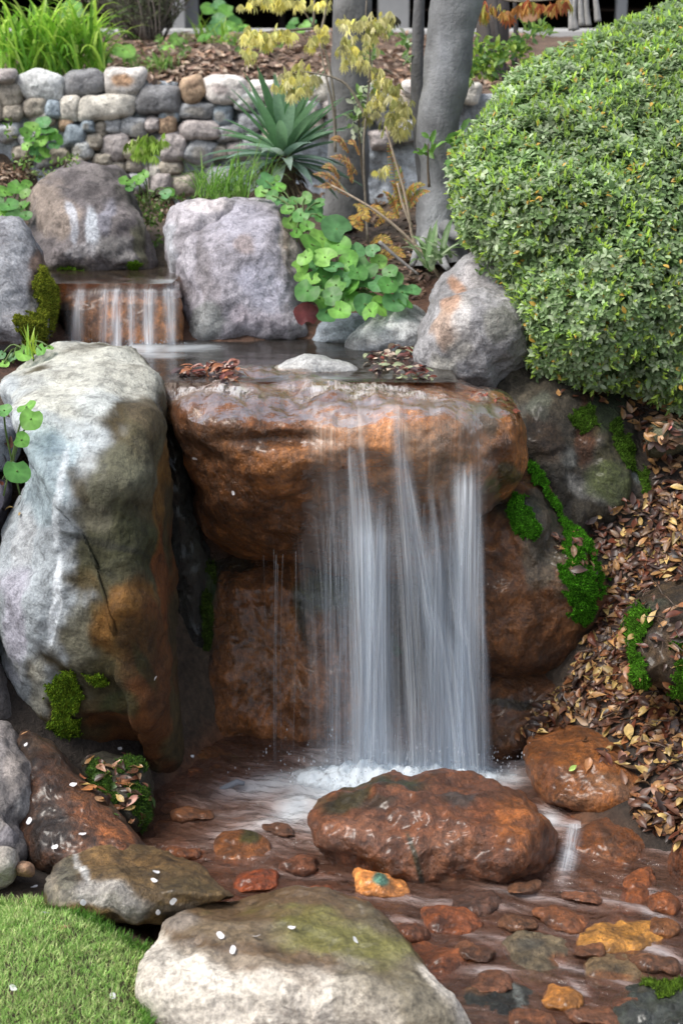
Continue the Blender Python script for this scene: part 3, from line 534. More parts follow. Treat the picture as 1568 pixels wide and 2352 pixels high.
# left boulders
R['K'] = rock('boulder', 'tall pale boulder left of the main fall, grey above and rust brown towards the water', [(8,885),(45,835),(120,798),(200,786),(275,798),(335,838),(362,885),(374,960),(378,1060),(388,1180),(398,1300),(402,1420),(410,1560),(418,1680),(408,1790),(365,1835),(335,1790),(345,1725),(270,1700),(185,1735),(130,1715),(75,1665),(22,1590),(0,1460),(0,1330),(28,1210),(62,1120),(70,1020),(38,950)],
    [(786,3.45),(850,3.22),(950,3.02),(1100,2.92),(1400,2.86),(1700,2.90),(1840,2.98)], .26, .4, 2.7, 260, 80,
    (.09, .062, .035), [(60,1250,140,440,(.36,.37,.41),1.,4),(120,950,200,160,(.42,.43,.46),1.),(190,870,190,90,(.50,.48,.45),.9),(230,920,60,40,(.54,.56,.58),.6),(120,1080,60,100,(.38,.43,.48),.85,8),(40,1420,34,140,(.38,.35,.42),.8),
     (335,1050,54,120,(.12,.095,.065),.95),(280,1110,84,80,(.15,.135,.11),.9),(330,960,30,60,(.14,.10,.07),.8),(275,1250,110,130,(.085,.075,.05),.95),(220,1180,60,36,(.19,.165,.14),.7),(330,1250,80,60,(.06,.055,.025),.7),
     (265,1440,110,150,(.12,.085,.05),.97),(180,1500,46,130,(.17,.15,.13),.85),(280,1420,80,100,(.20,.095,.028),.85,-20),(330,1560,80,150,(.13,.05,.02),.9),(310,1690,100,80,(.16,.062,.022),.95),(370,1150,14,140,(.20,.10,.025),.8),(378,1330,20,170,(.17,.06,.018),.9),
     (122,1400,12,120,(.70,.72,.76),.85,6),(140,1160,10,130,(.66,.68,.72),.7,8),(60,1220,16,90,(.44,.43,.46),.6,12),(85,1590,24,60,(.42,.39,.35),.7),(230,1560,70,60,(.07,.055,.03),.8),(300,1490,60,70,(.05,.045,.02),.45),(270,1620,50,30,(.035,.045,.015),.7),(330,1540,16,70,(.03,.04,.015),.6,-20),(390,1800,40,60,(.12,.045,.018),.9),(210,1240,140,10,(.04,.035,.03),.7,15)], .12, .22, .024, 4.2, .018, M_pale,
    bumps=[(250,1110,80,50,.03),(290,1420,60,100,.03),(300,1640,80,60,.05),(230,1700,60,30,-.04)])
moss(R['K'], [(150,1600,44,44),(150,1690,38,50),(225,1555,36,22),(130,1660,20,40)], R['K']['root'], .018, ((.07,.15,.008),(.05,.12,.008),(.10,.17,.01)), 1800)

R['K2'] = rock('boulder', 'blue-grey boulder cut by the left edge beside the tall pale boulder', [(-140,980),(-60,950),(0,957),(42,975),(44,1020),(30,1065),(0,1085),(-120,1100)], 3.12, .16, .2, 3, 90, 24, (.22, .24, .28), [], 0, .25, .014, 6, .012)
R['K3'] = rock('boulder', 'dark lavender boulder at the left edge below the blue-grey one', [(-160,1100),(-60,1090),(5,1095),(28,1120),(18,1180),(0,1240),(-30,1330),(-150,1360)], 3.06, .16, .2, 3, 90, 24, (.17, .155, .19), [], 0, .25, .014, 6, .012)
R['K4'] = rock('boulder', 'dark boulder filling the left edge behind the foot of the tall pale boulder', [(-160,1380),(-60,1370),(-8,1400),(8,1500),(40,1600),(60,1690),(-10,1700),(-140,1700)], 2.98, .16, .2, 3, 90, 24, (.12, .11, .11), [], 0, .25, .014, 6, .012)
# chasm between the tall boulder and the lip
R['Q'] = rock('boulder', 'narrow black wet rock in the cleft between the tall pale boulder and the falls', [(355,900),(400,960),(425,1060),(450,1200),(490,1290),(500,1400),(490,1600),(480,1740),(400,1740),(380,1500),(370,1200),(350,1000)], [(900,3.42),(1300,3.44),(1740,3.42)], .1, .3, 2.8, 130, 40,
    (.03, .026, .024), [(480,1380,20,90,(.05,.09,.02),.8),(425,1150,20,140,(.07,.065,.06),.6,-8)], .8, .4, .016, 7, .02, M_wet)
moss(R['Q'], [(478,1400,20,90),(495,1300,30,30),(470,1480,14,60)], R['Q']['root'], .012, ((.04,.09,.01),(.03,.06,.012)), 700)
R['S'] = rock('boulder', 'low orange stone at the waterline left of the plunge pool', [(400,1800),(405,1720),(450,1695),(520,1712),(580,1750),(600,1790),(540,1815),(450,1825)], [(1690,3.32),(1820,3.08)], .08, .2, 2.6, 100, 26, (.22, .085, .03), [(560,1750,40,14,(.06,.07,.02),.7),(450,1740,40,20,(.28,.12,.04),.6)], .85, .35, .012, 8, .014, M_wet)
R['MS'] = rock('mossy_stone', 'dark mossy stone under fallen leaves between the tall boulder foot and the fibrous one', [(190,1750),(250,1728),(320,1735),(350,1790),(345,1860),(310,1905),(265,1885),(215,1820)], [(1730,2.92),(1900,2.76)], .08, .15, 2.6, 90, 24, (.07, .055, .04), [], .5, .3, .012, 8, .014, M_wet, cat='stone')
moss(R['MS'], [(240,1800,36,60,-20),(320,1850,30,50),(300,1760,30,24)], R['MS']['root'], .012, ((.03,.09,.015),(.02,.06,.012),(.05,.12,.012)), 1500)
# stones round the lower stream
R['O'] = rock('boulder', 'big wet red-brown boulder in the stream before the fall, green algae on its crown', [(708,1895),(728,1862),(800,1815),(880,1786),(960,1778),(1050,1780),(1130,1795),(1200,1828),(1245,1878),(1266,1940),(1250,1990),(1205,2025),(1100,2045),(960,2045),(830,2025),(770,1985),(725,1945)], [(1778,2.86),(1840,2.74),(1900,2.66),(2040,2.60)], .10, .22, 3.2, 210, 60,
    (.22, .085, .045), [(900,1805,90,22,(.03,.065,.025),.85,-8),(790,1850,60,18,(.045,.07,.03),.7,-25),(1180,1900,60,90,(.36,.13,.035),.8),(800,1930,90,60,(.30,.14,.095),.7),(1000,1960,110,50,(.28,.13,.085),.7),(1060,1835,60,22,(.07,.07,.075),.7),(950,1960,7,70,(.03,.045,.02),.8,-20),(1120,1870,40,40,(.24,.08,.03),.6),(900,1860,90,30,(.14,.06,.04),.6),(980,2030,140,12,(.22,.11,.06),.7),(850,1850,60,12,(.06,.05,.035),.6)], .75, .4, .016, 8, .026, M_wet,
    bumps=[(1180,1980,60,70,.05),(760,1930,60,40,.015),(1230,1900,14,100,-.02)])
R['P'] = rock('boulder', 'smooth flat-faced orange boulder on the right bank half covered by fallen leaves', [(1208,1715),(1240,1676),(1290,1662),(1345,1668),(1400,1700),(1470,1745),(1530,1790),(1520,1840),(1440,1870),(1330,1868),(1255,1850),(1225,1790)], [(1660,3.16),(1750,2.98),(1860,2.86)], .09, .2, 3, 140, 36,
    (.27, .10, .026), [(1420,1820,80,30,(.28,.14,.08),.7,20),(1330,1840,60,20,(.30,.15,.09),.6),(1250,1760,20,60,(.19,.065,.02),.7)], .65, .25, .014, 6, .016, M_wet)
R['T'] = rock('boulder', 'orange angular stone right of the big stream boulder with water slipping over its left shoulder', [(1292,2000),(1312,1940),(1345,1900),(1405,1885),(1480,1895),(1500,1915),(1478,1960),(1470,2005),(1400,2022),(1330,2020)], [(1885,2.82),(2020,2.66)], .08, .18, 2.6, 110, 30, (.24, .085, .026), [(1400,1930,14,50,(.10,.04,.015),.7,-30),(1370,1975,50,30,(.27,.13,.075),.7)], .75, .35, .016, 8, .02, M_wet)
R['U'] = rock('boulder', 'dark mossy boulder at the right edge beyond the leaf litter', [(1432,1480),(1450,1400),(1500,1360),(1580,1330),(1680,1340),(1700,1560),(1600,1600),(1500,1570),(1455,1560)], [(1340,3.06),(1600,2.86)], .14, .3, 2.8, 110, 30, (.085, .05, .03), [(1490,1390,40,20,(.13,.12,.10),.7),(1530,1450,40,60,(.14,.08,.05),.6)], .4, .4, .016, 6, .02, M_wet)
moss(R['U'], [(1462,1440,30,80,5),(1470,1540,22,50),(1560,1570,36,90)], R['U']['root'], .02, ((.035,.13,.006),(.05,.18,.008),(.025,.08,.005)), 2600)
R['V'] = rock('stone', 'small olive mossy stone half hidden in the dark litter under the hedge', [(1480,1010),(1490,980),(1530,970),(1568,978),(1575,1030),(1530,1052),(1492,1045)], 3.52, .08, .1, 2.6, 60, 16, (.10, .10, .06), [], 0, .3, .01, 8, .01, cat='stone')
R['L'] = rock('fibrous_boulder', 'dark red-brown boulder with a fibrous bark-like grain beside the lawn', [(40,1690),(90,1685),(150,1740),(215,1810),(270,1870),(320,1930),(350,1975),(330,2000),(200,2010),(100,2005),(50,1950),(30,1850)], [(1690,2.84),(2010,2.50)], .12, .25, 3, 150, 40,
    (.14, .06, .035), [(250,1900,110,50,(.34,.13,.055),.9,40),(110,1880,50,90,(.05,.035,.035),.8),(170,1800,60,20,(.20,.08,.035),.6,45),(70,1740,30,40,(.10,.07,.06),.6)], .75, .5, .012, 7, .012, M_bark_rock)
R['L2'] = rock('boulder', 'speckled grey boulder at the left edge above the lawn', [(-80,1700),(0,1665),(40,1690),(75,1760),(70,1850),(40,1900),(62,1960),(40,1990),(-60,1990),(-100,1850)], [(1680,2.80),(1990,2.52)], .12, .25, 2.8, 110, 30, (.16, .145, .14), [(30,1780,30,50,(.24,.21,.19),.7),(20,1930,40,40,(.17,.16,.175),.8),(60,1850,20,40,(.33,.32,.31),.5)], .2, .4, .016, 8, .016)
R['L3'] = rock('boulder', 'small sandy grey stone at the left edge touching the lawn', [(-40,1960),(0,1948),(25,1950),(40,1975),(34,2015),(10,2035),(-40,2040)], 2.44, .06, .1, 2.6, 60, 16, (.36, .33, .29), [], 0, .25, .008, 10, .008)
R['L4'] = rock('stone', 'small tan stone wedged between the sandy stone and the fibrous boulder', ell(58, 1998, 20, 15, 8, .1), 2.46, .04, .05, 2.6, 40, 12, (.34, .20, .12), [], .3, .2, .006, 12, .006, cat='stone')
R['M'] = rock('boulder', 'long low boulder between lawn and stream, wet brown on top and dull grey in front', [(108,2050),(125,1995),(160,1960),(220,1945),(310,1948),(400,1962),(470,1995),(520,2040),(545,2062),(470,2085),(430,2100),(330,2110),(220,2110),(120,2090)], [(1945,2.58),(2000,2.44),(2040,2.34),(2110,2.30)], .07, .2, 3, 170, 46,
    (.24, .15, .075), [(260,2065,170,34,(.42,.38,.37),.95,8),(140,2030,40,50,(.36,.31,.27),.8),(160,2010,30,40,(.22,.20,.17),.7),(190,2000,10,40,(.8,.8,.8),.7,-30),(330,1975,160,30,(.24,.14,.065),.85),(460,2040,60,24,(.13,.09,.045),.6),(420,2090,50,14,(.12,.10,.10),.6)], .55, .3, .014, 8, .016, M_wet)
R['N'] = rock('slab', 'large pale granite slab in the foreground with a wet olive brown rim along the stream', [(322,2250),(330,2200),(360,2140),(390,2100),(440,2075),(530,2058),(640,2048),(740,2052),(820,2075),(880,2115),(930,2170),(975,2225),(1020,2285),(1060,2350),(1090,2450),(1060,2560),(700,2620),(420,2560),(340,2400),(318,2310)], [(2045,2.38),(2100,2.27),(2180,2.16),(2230,2.10),(2260,2.06),(2350,2.04),(2620,2.03)], .06, .38, 4.4, 260, 80,
    (.50, .455, .39), [(690,2130,430,130,(.10,.062,.03),1.,7),(520,2120,230,100,(.12,.078,.042),.95,5),(640,2100,360,100,(.10,.062,.03),.9,3),(860,2180,150,120,(.09,.07,.035),.95,35),(960,2300,70,140,(.12,.10,.06),.9,-28),(760,2150,200,50,(.15,.145,.035),.75,12),(560,2140,140,30,(.17,.13,.08),.6),(420,2110,70,30,(.22,.19,.16),.7),(850,2310,70,120,(.26,.23,.18),.6,-28),(520,2200,140,14,(.24,.2,.15),.6,10),(900,2100,40,30,(.09,.06,.03),.7,30)], .0, .16, .016, 5, .014, M_gran)
cv = np.zeros(len(R['N']['v'])*4, np.float32); at = R['N']['obj'].data.color_attributes['Col']; at.data.foreach_get('color', cv); cv = cv.reshape(-1, 4)
cv[:, 3] = np.clip((.33-cv[:, 0])/.2, 0, 1)*.75; at.data.foreach_set('color', cv.ravel())
R['X'] = rock('boulder', 'dark glistening boulder in the bottom right corner with a green moss crest', [(1405,2352),(1425,2300),(1470,2268),(1540,2262),(1620,2280),(1680,2360),(1660,2480),(1500,2500),(1420,2440)], [(2260,2.18),(2400,2.06)], .08, .2, 2.8, 120, 32, (.055, .055, .05), [(1500,2330,60,30,(.12,.12,.12),.6)], .9, .5, .02, 9, .024, M_wet)
moss(R['X'], [(1520,2272,50,12,5)], R['X']['root'], .008, ((.06,.13,.01),(.04,.09,.01)), 500)
R['Y'] = rock('boulder', 'rust orange boulder cut by the right edge of the stream', [(1535,1990),(1548,1940),(1600,1900),(1680,1920),(1690,2040),(1600,2080),(1545,2050)], 2.62, .08, .15, 2.6, 80, 20, (.23, .075, .022), [], .7, .3, .014, 8, .014, M_wet)
# small cascade rock
R['Z'] = rock('ledge_boulder', 'orange-brown ledge rock carrying the small upper cascade', [(120,668),(140,652),(240,645),(330,640),(395,645),(412,690),(420,790),(350,808),(200,812),(160,800),(140,740)], [(640,4.42),(658,4.24),(680,4.17),(800,4.13)], .10, .2, 3.6, 130, 40,
    (.50, .22, .085), [(150,750,24,70,(.03,.022,.018),.9),(200,720,40,50,(.13,.055,.022),.6),(320,720,40,50,(.13,.06,.024),.6),(390,700,30,60,(.20,.09,.03),.6),(270,675,150,22,(.48,.24,.13),.9)], .85, .35, .012, 8, .014, M_wet)
# ------------------------------------------------------------------ pebbles and small stones in the stream
PB = [(874,2028,62,30,OR2,'orange stone with a blue-green algae patch, just below the big stream boulder'),(1084,2072,56,24,(.13,.06,.045),'dark red flat stone under the right foot of the big stream boulder'),(1029,2115,62,28,(.25,.08,.03),'orange-red oval stone midway between slab and big boulder'),
 (1294,2110,62,24,(.22,.085,.04),'long rust stone partly under water left of the golden stone'),(1425,2148,84,34,(.40,.20,.055),'golden yellow stone, brightest in the stream'),(1462,2040,36,50,(.27,.09,.03),'steep orange stone leaning left near the right edge'),
 (1524,2072,28,20,(.24,.08,.025),'small orange stone beside the steep leaning one'),(1519,2128,34,20,(.25,.10,.035),'small orange stone right of the golden stone'),(1004,2205,62,38,(.25,.085,.035),'orange stone pressed against the rim of the pale slab'),
 (1094,2188,44,20,(.21,.09,.05),'thin reddish stone between slab rim and grey-brown stone'),(1234,2190,80,46,(.19,.14,.10),'grey-brown stone with a dark top in mid stream'),(1414,2222,66,38,(.24,.16,.10),'tan stone with an orange foot below the golden stone'),
 (1144,2300,86,46,(.055,.05,.048),'dark slate stone with a pale right edge beside the slab'),(1289,2292,46,26,(.38,.17,.045),'amber wedge-shaped stone near the bottom'),(550,1946,62,34,(.26,.10,.035),'rounded orange stone with mossy top in the left shallows'),
 (592,2024,54,22,(.25,.065,.02),'bright rust stone touching the long low boulder'),(735,2050,34,13,(.26,.08,.03),'small red stone just behind the slab crest'),(1130,2255,48,22,(.20,.085,.05),'low brown stone above the dark slate stone'),
 (1340,2060,44,14,(.20,.08,.045),'thin submerged stone right of the big boulder'),(690,1985,40,16,(.20,.075,.04),'half sunken stone left of the big boulder'),(445,1870,48,14,(.20,.08,.035),'long sunken stone in the quiet left corner of the pool'),
 (800,2085,36,12,(.20,.08,.045),'low wet stone behind the slab crest'),(940,2140,40,14,(.21,.08,.045),'low stone between slab and oval stone'),(1190,2120,40,13,(.20,.09,.05),'sunken stone in mid stream'),(1350,2180,40,16,(.21,.09,.05),'sunken stone left of the golden one'),
 (1500,2210,50,16,(.22,.10,.06),'sunken stone near the right edge'),(1360,2330,60,22,(.20,.085,.05),'sunken stone by the dark corner boulder'),(1225,2345,50,22,(.21,.085,.045),'brown stone at the bottom edge'),(420,1955,36,12,(.21,.075,.03),'flat wet stone at the left shore'),
 (640,1905,40,12,(.18,.08,.05),'sunken stone under the foam left of the big boulder'),(1200,2040,36,12,(.20,.09,.05),'sunken stone beneath the big boulder'),(1450,2300,44,18,(.20,.08,.045),'wet stone behind the dark corner boulder')]
pr = random.Random(5)
for k, (cx, cy, rx, ry, c, lb) in enumerate(PB):
    D = float(Pz(cx, cy+ry*.62, .002)[1])-.028; bb = [(cx+pr.uniform(-.5, .5)*rx, cy-ry*.3, rx*.5, ry*.5, tuple(x*1.25 for x in c), .5), (cx+pr.uniform(-.5, .5)*rx, cy+ry*.2, rx*.4, ry*.5, tuple(x*.55 for x in c), .5)]
    if k == 0: bb.append((872, 2025, 22, 18, (.12, .26, .22), .95))
    if k == 10: bb += [(1225, 2165, 40, 20, (.10, .085, .08), .8), (1290, 2200, 24, 24, (.24, .09, .03), .8)]
    if k == 11: bb.append((1410, 2245, 60, 16, (.24, .09, .03), .8))
    if k == 12: bb += [(1195, 2300, 12, 40, (.3, .3, .3), .7, -20), (1090, 2280, 50, 10, (.25, .12, .06), .7)]
    if k == 14: bb.append((580, 1925, 30, 14, (.05, .08, .02), .8))
    rx *= 1.05
    R['p%d' % k] = rock('stream_stone', lb, ell(cx, cy+ry*.2, rx, ry*1.12, 8, .16, .72, pr.uniform(-10, 14) if k != 5 else 20, pr), [(cy-ry, D+.10*ry/40), (cy+ry*1.4, D-.01)], .026, .06, 2.5, 76, 20, tuple(x*1.15 for x in c), bb, .62, .3, .008, 13, .010, M_wet, cat='stone', group='small stones lying in the stream')
# ------------------------------------------------------------------ ray casting on the solids built so far
_v = []; _f = []; _o = 0
for vv, ff in BASE.values():
    _v += [tuple(x) for x in vv.tolist()]; _f += [tuple(int(i)+_o for i in q) for q in (ff.tolist() if isinstance(ff, np.ndarray) else ff)]; _o += len(vv)
BVH = BVHTree.FromPolygons(_v, _f)
def cast(px, py):
    d = Vector(P(px, py, 3.)-np.array([0, 0, CAMZ])).normalized()
    h, n, i, t = BVH.ray_cast(Vector((0, 0, CAMZ)), d)
    if h is None: return None
    if n.dot(d) > 0: n = -n
    return np.array(h), np.array(n)
def inpoly(x, y, poly):
    poly = np.array(poly, float); c = np.zeros(len(x), bool); j = len(poly)-1
    for i in range(len(poly)):
        a, b = poly[i], poly[j]
        with np.errstate(all='ignore'): c ^= ((a[1] > y) != (b[1] > y)) & (x < (b[0]-a[0])*(y-a[1])/(b[1]-a[1]+1e-12)+a[0])
        j = i
    return c
def proj(v):
    d = v-np.array([0, 0, CAMZ]); fw = d[:, 1]*cp-d[:, 2]*sp; up = d[:, 1]*sp+d[:, 2]*cp
    return 784+F*d[:, 0]/fw, 1176-F*up/fw
# ------------------------------------------------------------------ water
def blobfield(px, py, blobs, v, seed=0, warp=.4, fr=9):
    a = np.zeros(len(px)); wx = fbm(v*fr+seed, 3)*warp; wy = fbm(v*fr+seed+33, 3)*warp
    for cx, cy, rx, ry, s, ang in blobs:
        A = math.radians(ang); dx = px-cx; dy = py-cy; X = (dx*math.cos(A)+dy*math.sin(A))/rx+wx; Y = (-dx*math.sin(A)+dy*math.cos(A))/ry+wy
        a = np.maximum(a, s*np.exp(-(X*X+Y*Y)*1.1))
    return a
def sheet(name, x0, x1, y0, y1, nx_, ny_, z, mat, murk, malpha, foam, fcol=(.72, .78, .82), flow=(1, -.35), rip=.004, fr=14, seed=0, dz=()):
    X, Y = np.meshgrid(np.linspace(x0, x1, nx_), np.linspace(y0, y1, ny_)); v = np.stack([X.ravel(), Y.ravel(), np.full(X.size, z)], 1)
    px_, py_ = proj(v); fo = blobfield(px_, py_, foam, v, seed)
    fl = np.array(flow)/np.hypot(*flow); u = v[:, 0]*fl[0]+v[:, 1]*fl[1]; w = -v[:, 0]*fl[1]+v[:, 1]*fl[0]; w = w+.05*fbm(v*4, 2)
    p = np.stack([u*.5, w*1.3, u*0], 1)*fr
    v[:, 2] += rip*fbm(p, 4)*(1+2*fo)
    for cx, cy, rx, ry, s in dz: v[:, 2] += s*np.exp(-((px_-cx)/rx)**2-((py_-cy)/ry)**2)
    i0 = (np.arange(ny_-1)[:, None]*nx_+np.arange(nx_-1)[None]).ravel(); f = np.stack([i0, i0+1, i0+1+nx_, i0+nx_], 1)
    col = np.array(murk)*(1-fo[:, None])+np.array(fcol)*fo[:, None]; al = np.clip(malpha+fo*2.0, 0, 2.2)
    o = mesh(name, v, f, mat, None, np.concatenate([col, al[:, None]], 1), uv=np.stack([u, w], 1)); return props(o, kind='structure')
SF = [(950,1765,260,44,1.0,0),(800,1790,150,55,1.,-22),(690,1850,130,60,.85,-25),(640,1800,160,30,.65,-8),(700,1900,80,30,.5,20),(620,1895,130,26,.6,-15),(560,1860,120,12,.25,-10),(1130,1775,80,24,.5,10),(1270,1880,40,26,.7,30),(1300,1895,80,14,.6,5),
      (1305,1965,22,60,.55,15),(1400,1870,70,10,.35,0),(1230,2060,140,10,.35,12),(1400,2070,120,9,.35,15),(1500,2100,60,10,.5,25),(1500,2180,80,14,.45,25),(1010,2070,200,9,.25,5),(1180,2160,130,8,.25,10),(1300,2220,120,9,.35,15),
      (1120,2230,60,9,.4,0),(1540,1960,60,9,.25,10),(1350,2150,90,7,.3,8),(780,1960,60,12,.4,30),(1060,2140,90,7,.25,20),(1440,2260,100,8,.3,15),(1330,2270,40,8,.4,40),(700,2010,150,8,.18,5),(900,2110,90,7,.25,8),(1500,2050,60,8,.3,15)]
sheet('stream_water', -.62, 1.25, 1.5, 3.52, 330, 360, 0., M_stream, (.34, .18, .125), .32, SF, rip=.006)
sheet('upper_pool_water', -.62, .29, 3.47, 4.32, 150, 110, .905, M_pool, (.075, .07, .062), .55, [(320,802,110,16,1.,3),(420,800,70,10,.9,0),(860,800,60,5,.3,0),(560,845,60,5,.3,0),(740,870,80,6,.4,0)], rip=.0012, fr=7, flow=(1, -.1))
sheet('upper_stream_water', -1.0, -.50, 4.17, 4.75, 70, 60, 1.078, M_pool, (.12, .09, .06), .5, [(200,655,40,5,.6,0),(390,648,50,7,.7,0)], rip=.0015, fr=9, flow=(.3, -1))
gb = Batch(); gr_ = random.Random(9)
for k in range(620):
    x, y = gr_.uniform(-.5, 1.1), gr_.uniform(1.9, 3.3); zz = float(ground_z(x, y)[0])
    if zz > .03 or zz < -.25: continue
    r = gr_.uniform(.014, .05)*(1 if gr_.random() < .4 else .6); th = np.linspace(0, 2*math.pi, 12, endpoint=False); rr = r*(1+.16*np.array([gr_.uniform(-1, 1) for _ in range(12)])); zc = min(max(zz, -.075)+r*.25, -.012-r*.1); ry_ = gr_.uniform(.55, .9)
    ca, sa = math.cos(k), math.sin(k); v = [(x, y, zc+r*.42)]
    for q, h in ((.6, .36), (1, .0), (.8, -.4)):
        for t, a in zip(th, rr): dx, dy = a*q*math.cos(t), a*q*ry_*math.sin(t); v.append((x+dx*ca-dy*sa, y+dx*sa+dy*ca, zc+h*r+gr_.uniform(-.05, .05)*r))
    f = [(0, 1+j, 1+(j+1) % 12) for j in range(12)]+[(1+12*s_+j, 1+12*s_+12+j, 1+12*s_+12+(j+1) % 12, 1+12*s_+(j+1) % 12) for s_ in (0, 1) for j in range(12)]
    c = gr_.choice([(.26,.085,.02),(.20,.06,.018),(.32,.13,.04),(.14,.06,.03),(.11,.08,.06),(.30,.10,.03)]); gb.add(v, f, (*c, .8))
props(gb.build('stream_gravel', M_wet), kind='stuff')
# film of water running over the lip
H = R['H']; 
def film(rk, test, off, foam, name, murk, ma, scale_n=.004, kind='structure', fcol=(1., .98, .96)):  # foam: white patches; on the lip boulder these are painted glints
    m = test(rk['px'], rk['py']); m[rk['nfront']:] = False; sel = rk['F4'][m[rk['F4']].all(1)]; ids, inv = np.unique(sel, return_inverse=True)
    v = rk['v'][ids]; px_, py_ = rk['px'][ids], rk['py'][ids]; v = v+rk['n'][ids]*(off+scale_n*fbm(np.stack([v[:, 0]*30, v[:, 1]*9, v[:, 2]*9], 1), 3))[:, None]
    fo = blobfield(px_, py_, foam, v, 3, .5, 16); al = np.clip(ma+fo, 0, 1)
    col = np.array(murk)*(1-fo[:, None])+np.array(fcol)*fo[:, None]
    o = mesh(name, v, inv.reshape(-1, 4), M_film, None, np.concatenate([col, al[:, None]], 1), uv=np.stack([v[:, 0], v[:, 1]-v[:, 2]], 1)); return props(o, kind=kind)
film(H, lambda x, y: (y < 985-((x-700)/420)**2*18) & (x > 372) & (x < 1175), .007, [(430,895,80,26,1.0,0),(500,912,100,14,.95,0),(560,925,60,8,.5,0),(420,915,30,16,.8,0),(800,905,160,16,.85,3),(880,893,120,11,.8,0),(960,915,110,10,.85,8),(1040,925,40,8,.5,10),(690,915,60,7,.5,-5),(1110,915,20,6,.6,20),(640,890,60,8,.35,0),(830,920,110,14,.45,0)], 'lip_water', (.36, .15, .06), .06)  # wet glints along the lip painted white into the film colour
def veil(rk, x0, x1, y0, y1, off, al0, name, parent, streams=()):
    x, y = rk['px'], rk['py']; m = (x > x0) & (x < x1) & (y > y0) & (y < y1); m[rk['nfront']:] = False; sel = rk['F4'][m[rk['F4']].all(1)]; ids, inv = np.unique(sel, return_inverse=True)
    v = rk['v'][ids]+rk['n'][ids]*off; x, y = x[ids], y[ids]; al = al0*smooth(x, x0, x0+60)*smooth(x1-x, 0, 40)*smooth(y, y0, y0+40)*smooth(y1-y, 0, 60)*(1+.5*fbm(v*9, 3))
    for cx, cy, rx, ry, s_, an in streams: al = al+blobfield(x, y, [(cx, cy, rx, ry, s_, an)], v, 2, .15)
    mesh(name, v, inv.reshape(-1, 4), M_fall, parent, np.concatenate([np.tile([.88, .72, .58], (len(v), 1)), np.clip(al, 0, 1)[:, None]], 1), uv=np.stack([v[:, 0], v[:, 2]*2], 1))
film(R['Z'], lambda x, y: (y < 690) & (x > 150), .006, [(200,672,50,9,.7,0),(270,668,60,8,.55,0),(350,668,50,7,.7,0),(400,662,26,6,.6,0)], 'cascade_lip_water', (.36, .18, .10), .2, .003)
# the falls: silky curtains hanging from the lip
def curtain(b, path, pxt, pxb, bands, nu, nv, seed, doff, col=(.84, .90, .96), gain=1., vpow=1.0, edge=.04):
    """path: (py, D, s) from lip to pool, s = 0..1 how far px has moved from pxt to pxb range"""
    path = np.array(path, float); U, V = np.meshgrid(np.linspace(0, 1, nu), np.linspace(0, 1, nv)); t = V*(len(path)-1)
    py = np.interp(t, range(len(path)), path[:, 0]); D = np.interp(t, range(len(path)), path[:, 1]); s = np.interp(t, range(len(path)), path[:, 2])
    px = (pxt[0]+(pxt[1]-pxt[0])*U)*(1-s)+(pxb[0]+(pxb[1]-pxb[0])*U)*s
    q = np.stack([U.ravel()*14+seed, V.ravel()*1.2, np.full(U.size, seed*1.7)], 1); D = D+doff+(.014*fbm(q, 3)*V.ravel()**.5).reshape(D.shape)
    v = P(px, py, D).reshape(-1, 3); px = px.ravel(); py = py.ravel(); al = np.zeros(len(v))
    for bd in bands:
        pts = np.array(bd, float); c = np.interp(py, pts[:, 0], pts[:, 1]); w = np.interp(py, pts[:, 0], pts[:, 2]); st = np.interp(py, pts[:, 0], pts[:, 3])
        al = al+st*np.exp(-np.abs((px-c)/w)**2.0)
    al = np.clip(al*gain, 0, 1)*smooth(U.ravel(), 0, edge)*smooth(1-U.ravel(), 0, edge)
    i0 = (np.arange(nv-1)[:, None]*nu+np.arange(nu-1)[None]).ravel(); f = np.stack([i0, i0+nu, i0+nu+1, i0+1], 1)
    f = f[(al[f] > .006).any(1)]
    b.append((v, f, np.concatenate([np.tile(col, (len(v), 1)), al[:, None]], 1), np.stack([U.ravel()*(pxt[1]-pxt[0])*3.2/F+seed, V.ravel()*.9+seed], 1)))
def build_sheets(name, b, mat, parent):
    V, Fc, Cc = cat_parts([x[:3] for x in b]); return mesh(name, V, Fc, mat, parent, Cc, uv=np.concatenate([x[3] for x in b]))
MB = [[(930,800,70,.0),(1000,800,50,.10),(1150,830,45,.25),(1215,846,46,.85),(1500,858,46,1.),(1760,865,50,1.)],
      [(940,908,10,.1),(980,922,14,.45),(1050,936,15,.5),(1150,952,28,.55),(1300,985,40,.62),(1500,1012,44,.75),(1760,1032,48,.9)],
      [(1060,1075,22,.0),(1120,1070,26,.7),(1300,1074,30,.8),(1500,1076,30,.8),(1760,1078,30,.85)],
      [(1080,990,12,.1),(1130,985,14,.5),(1220,1015,14,.5),(1320,1040,16,.3)],
      [(930,900,200,.0),(1060,930,90,.03),(1250,935,120,.16),(1500,930,140,.28),(1760,930,150,.36)],
      [(1230,735,40,.0),(1290,745,46,.10),(1500,765,40,.13),(1760,770,50,.16)]]
fall = thing('waterfall', P(930, 1760, 3.12), 'silky white main waterfall dropping from the broad orange lip boulder into the plunge pool', 'waterfall')
PT = [(925,3.205,0),(965,3.165,.03),(1060,3.150,.12),(1160,3.140,.28),(1300,3.130,.5),(1500,3.122,.75),(1640,3.118,.9),(1775,3.114,1)]
def strm(pts): return [(y, x, w, s) for y, x, w, s in pts]
b = []
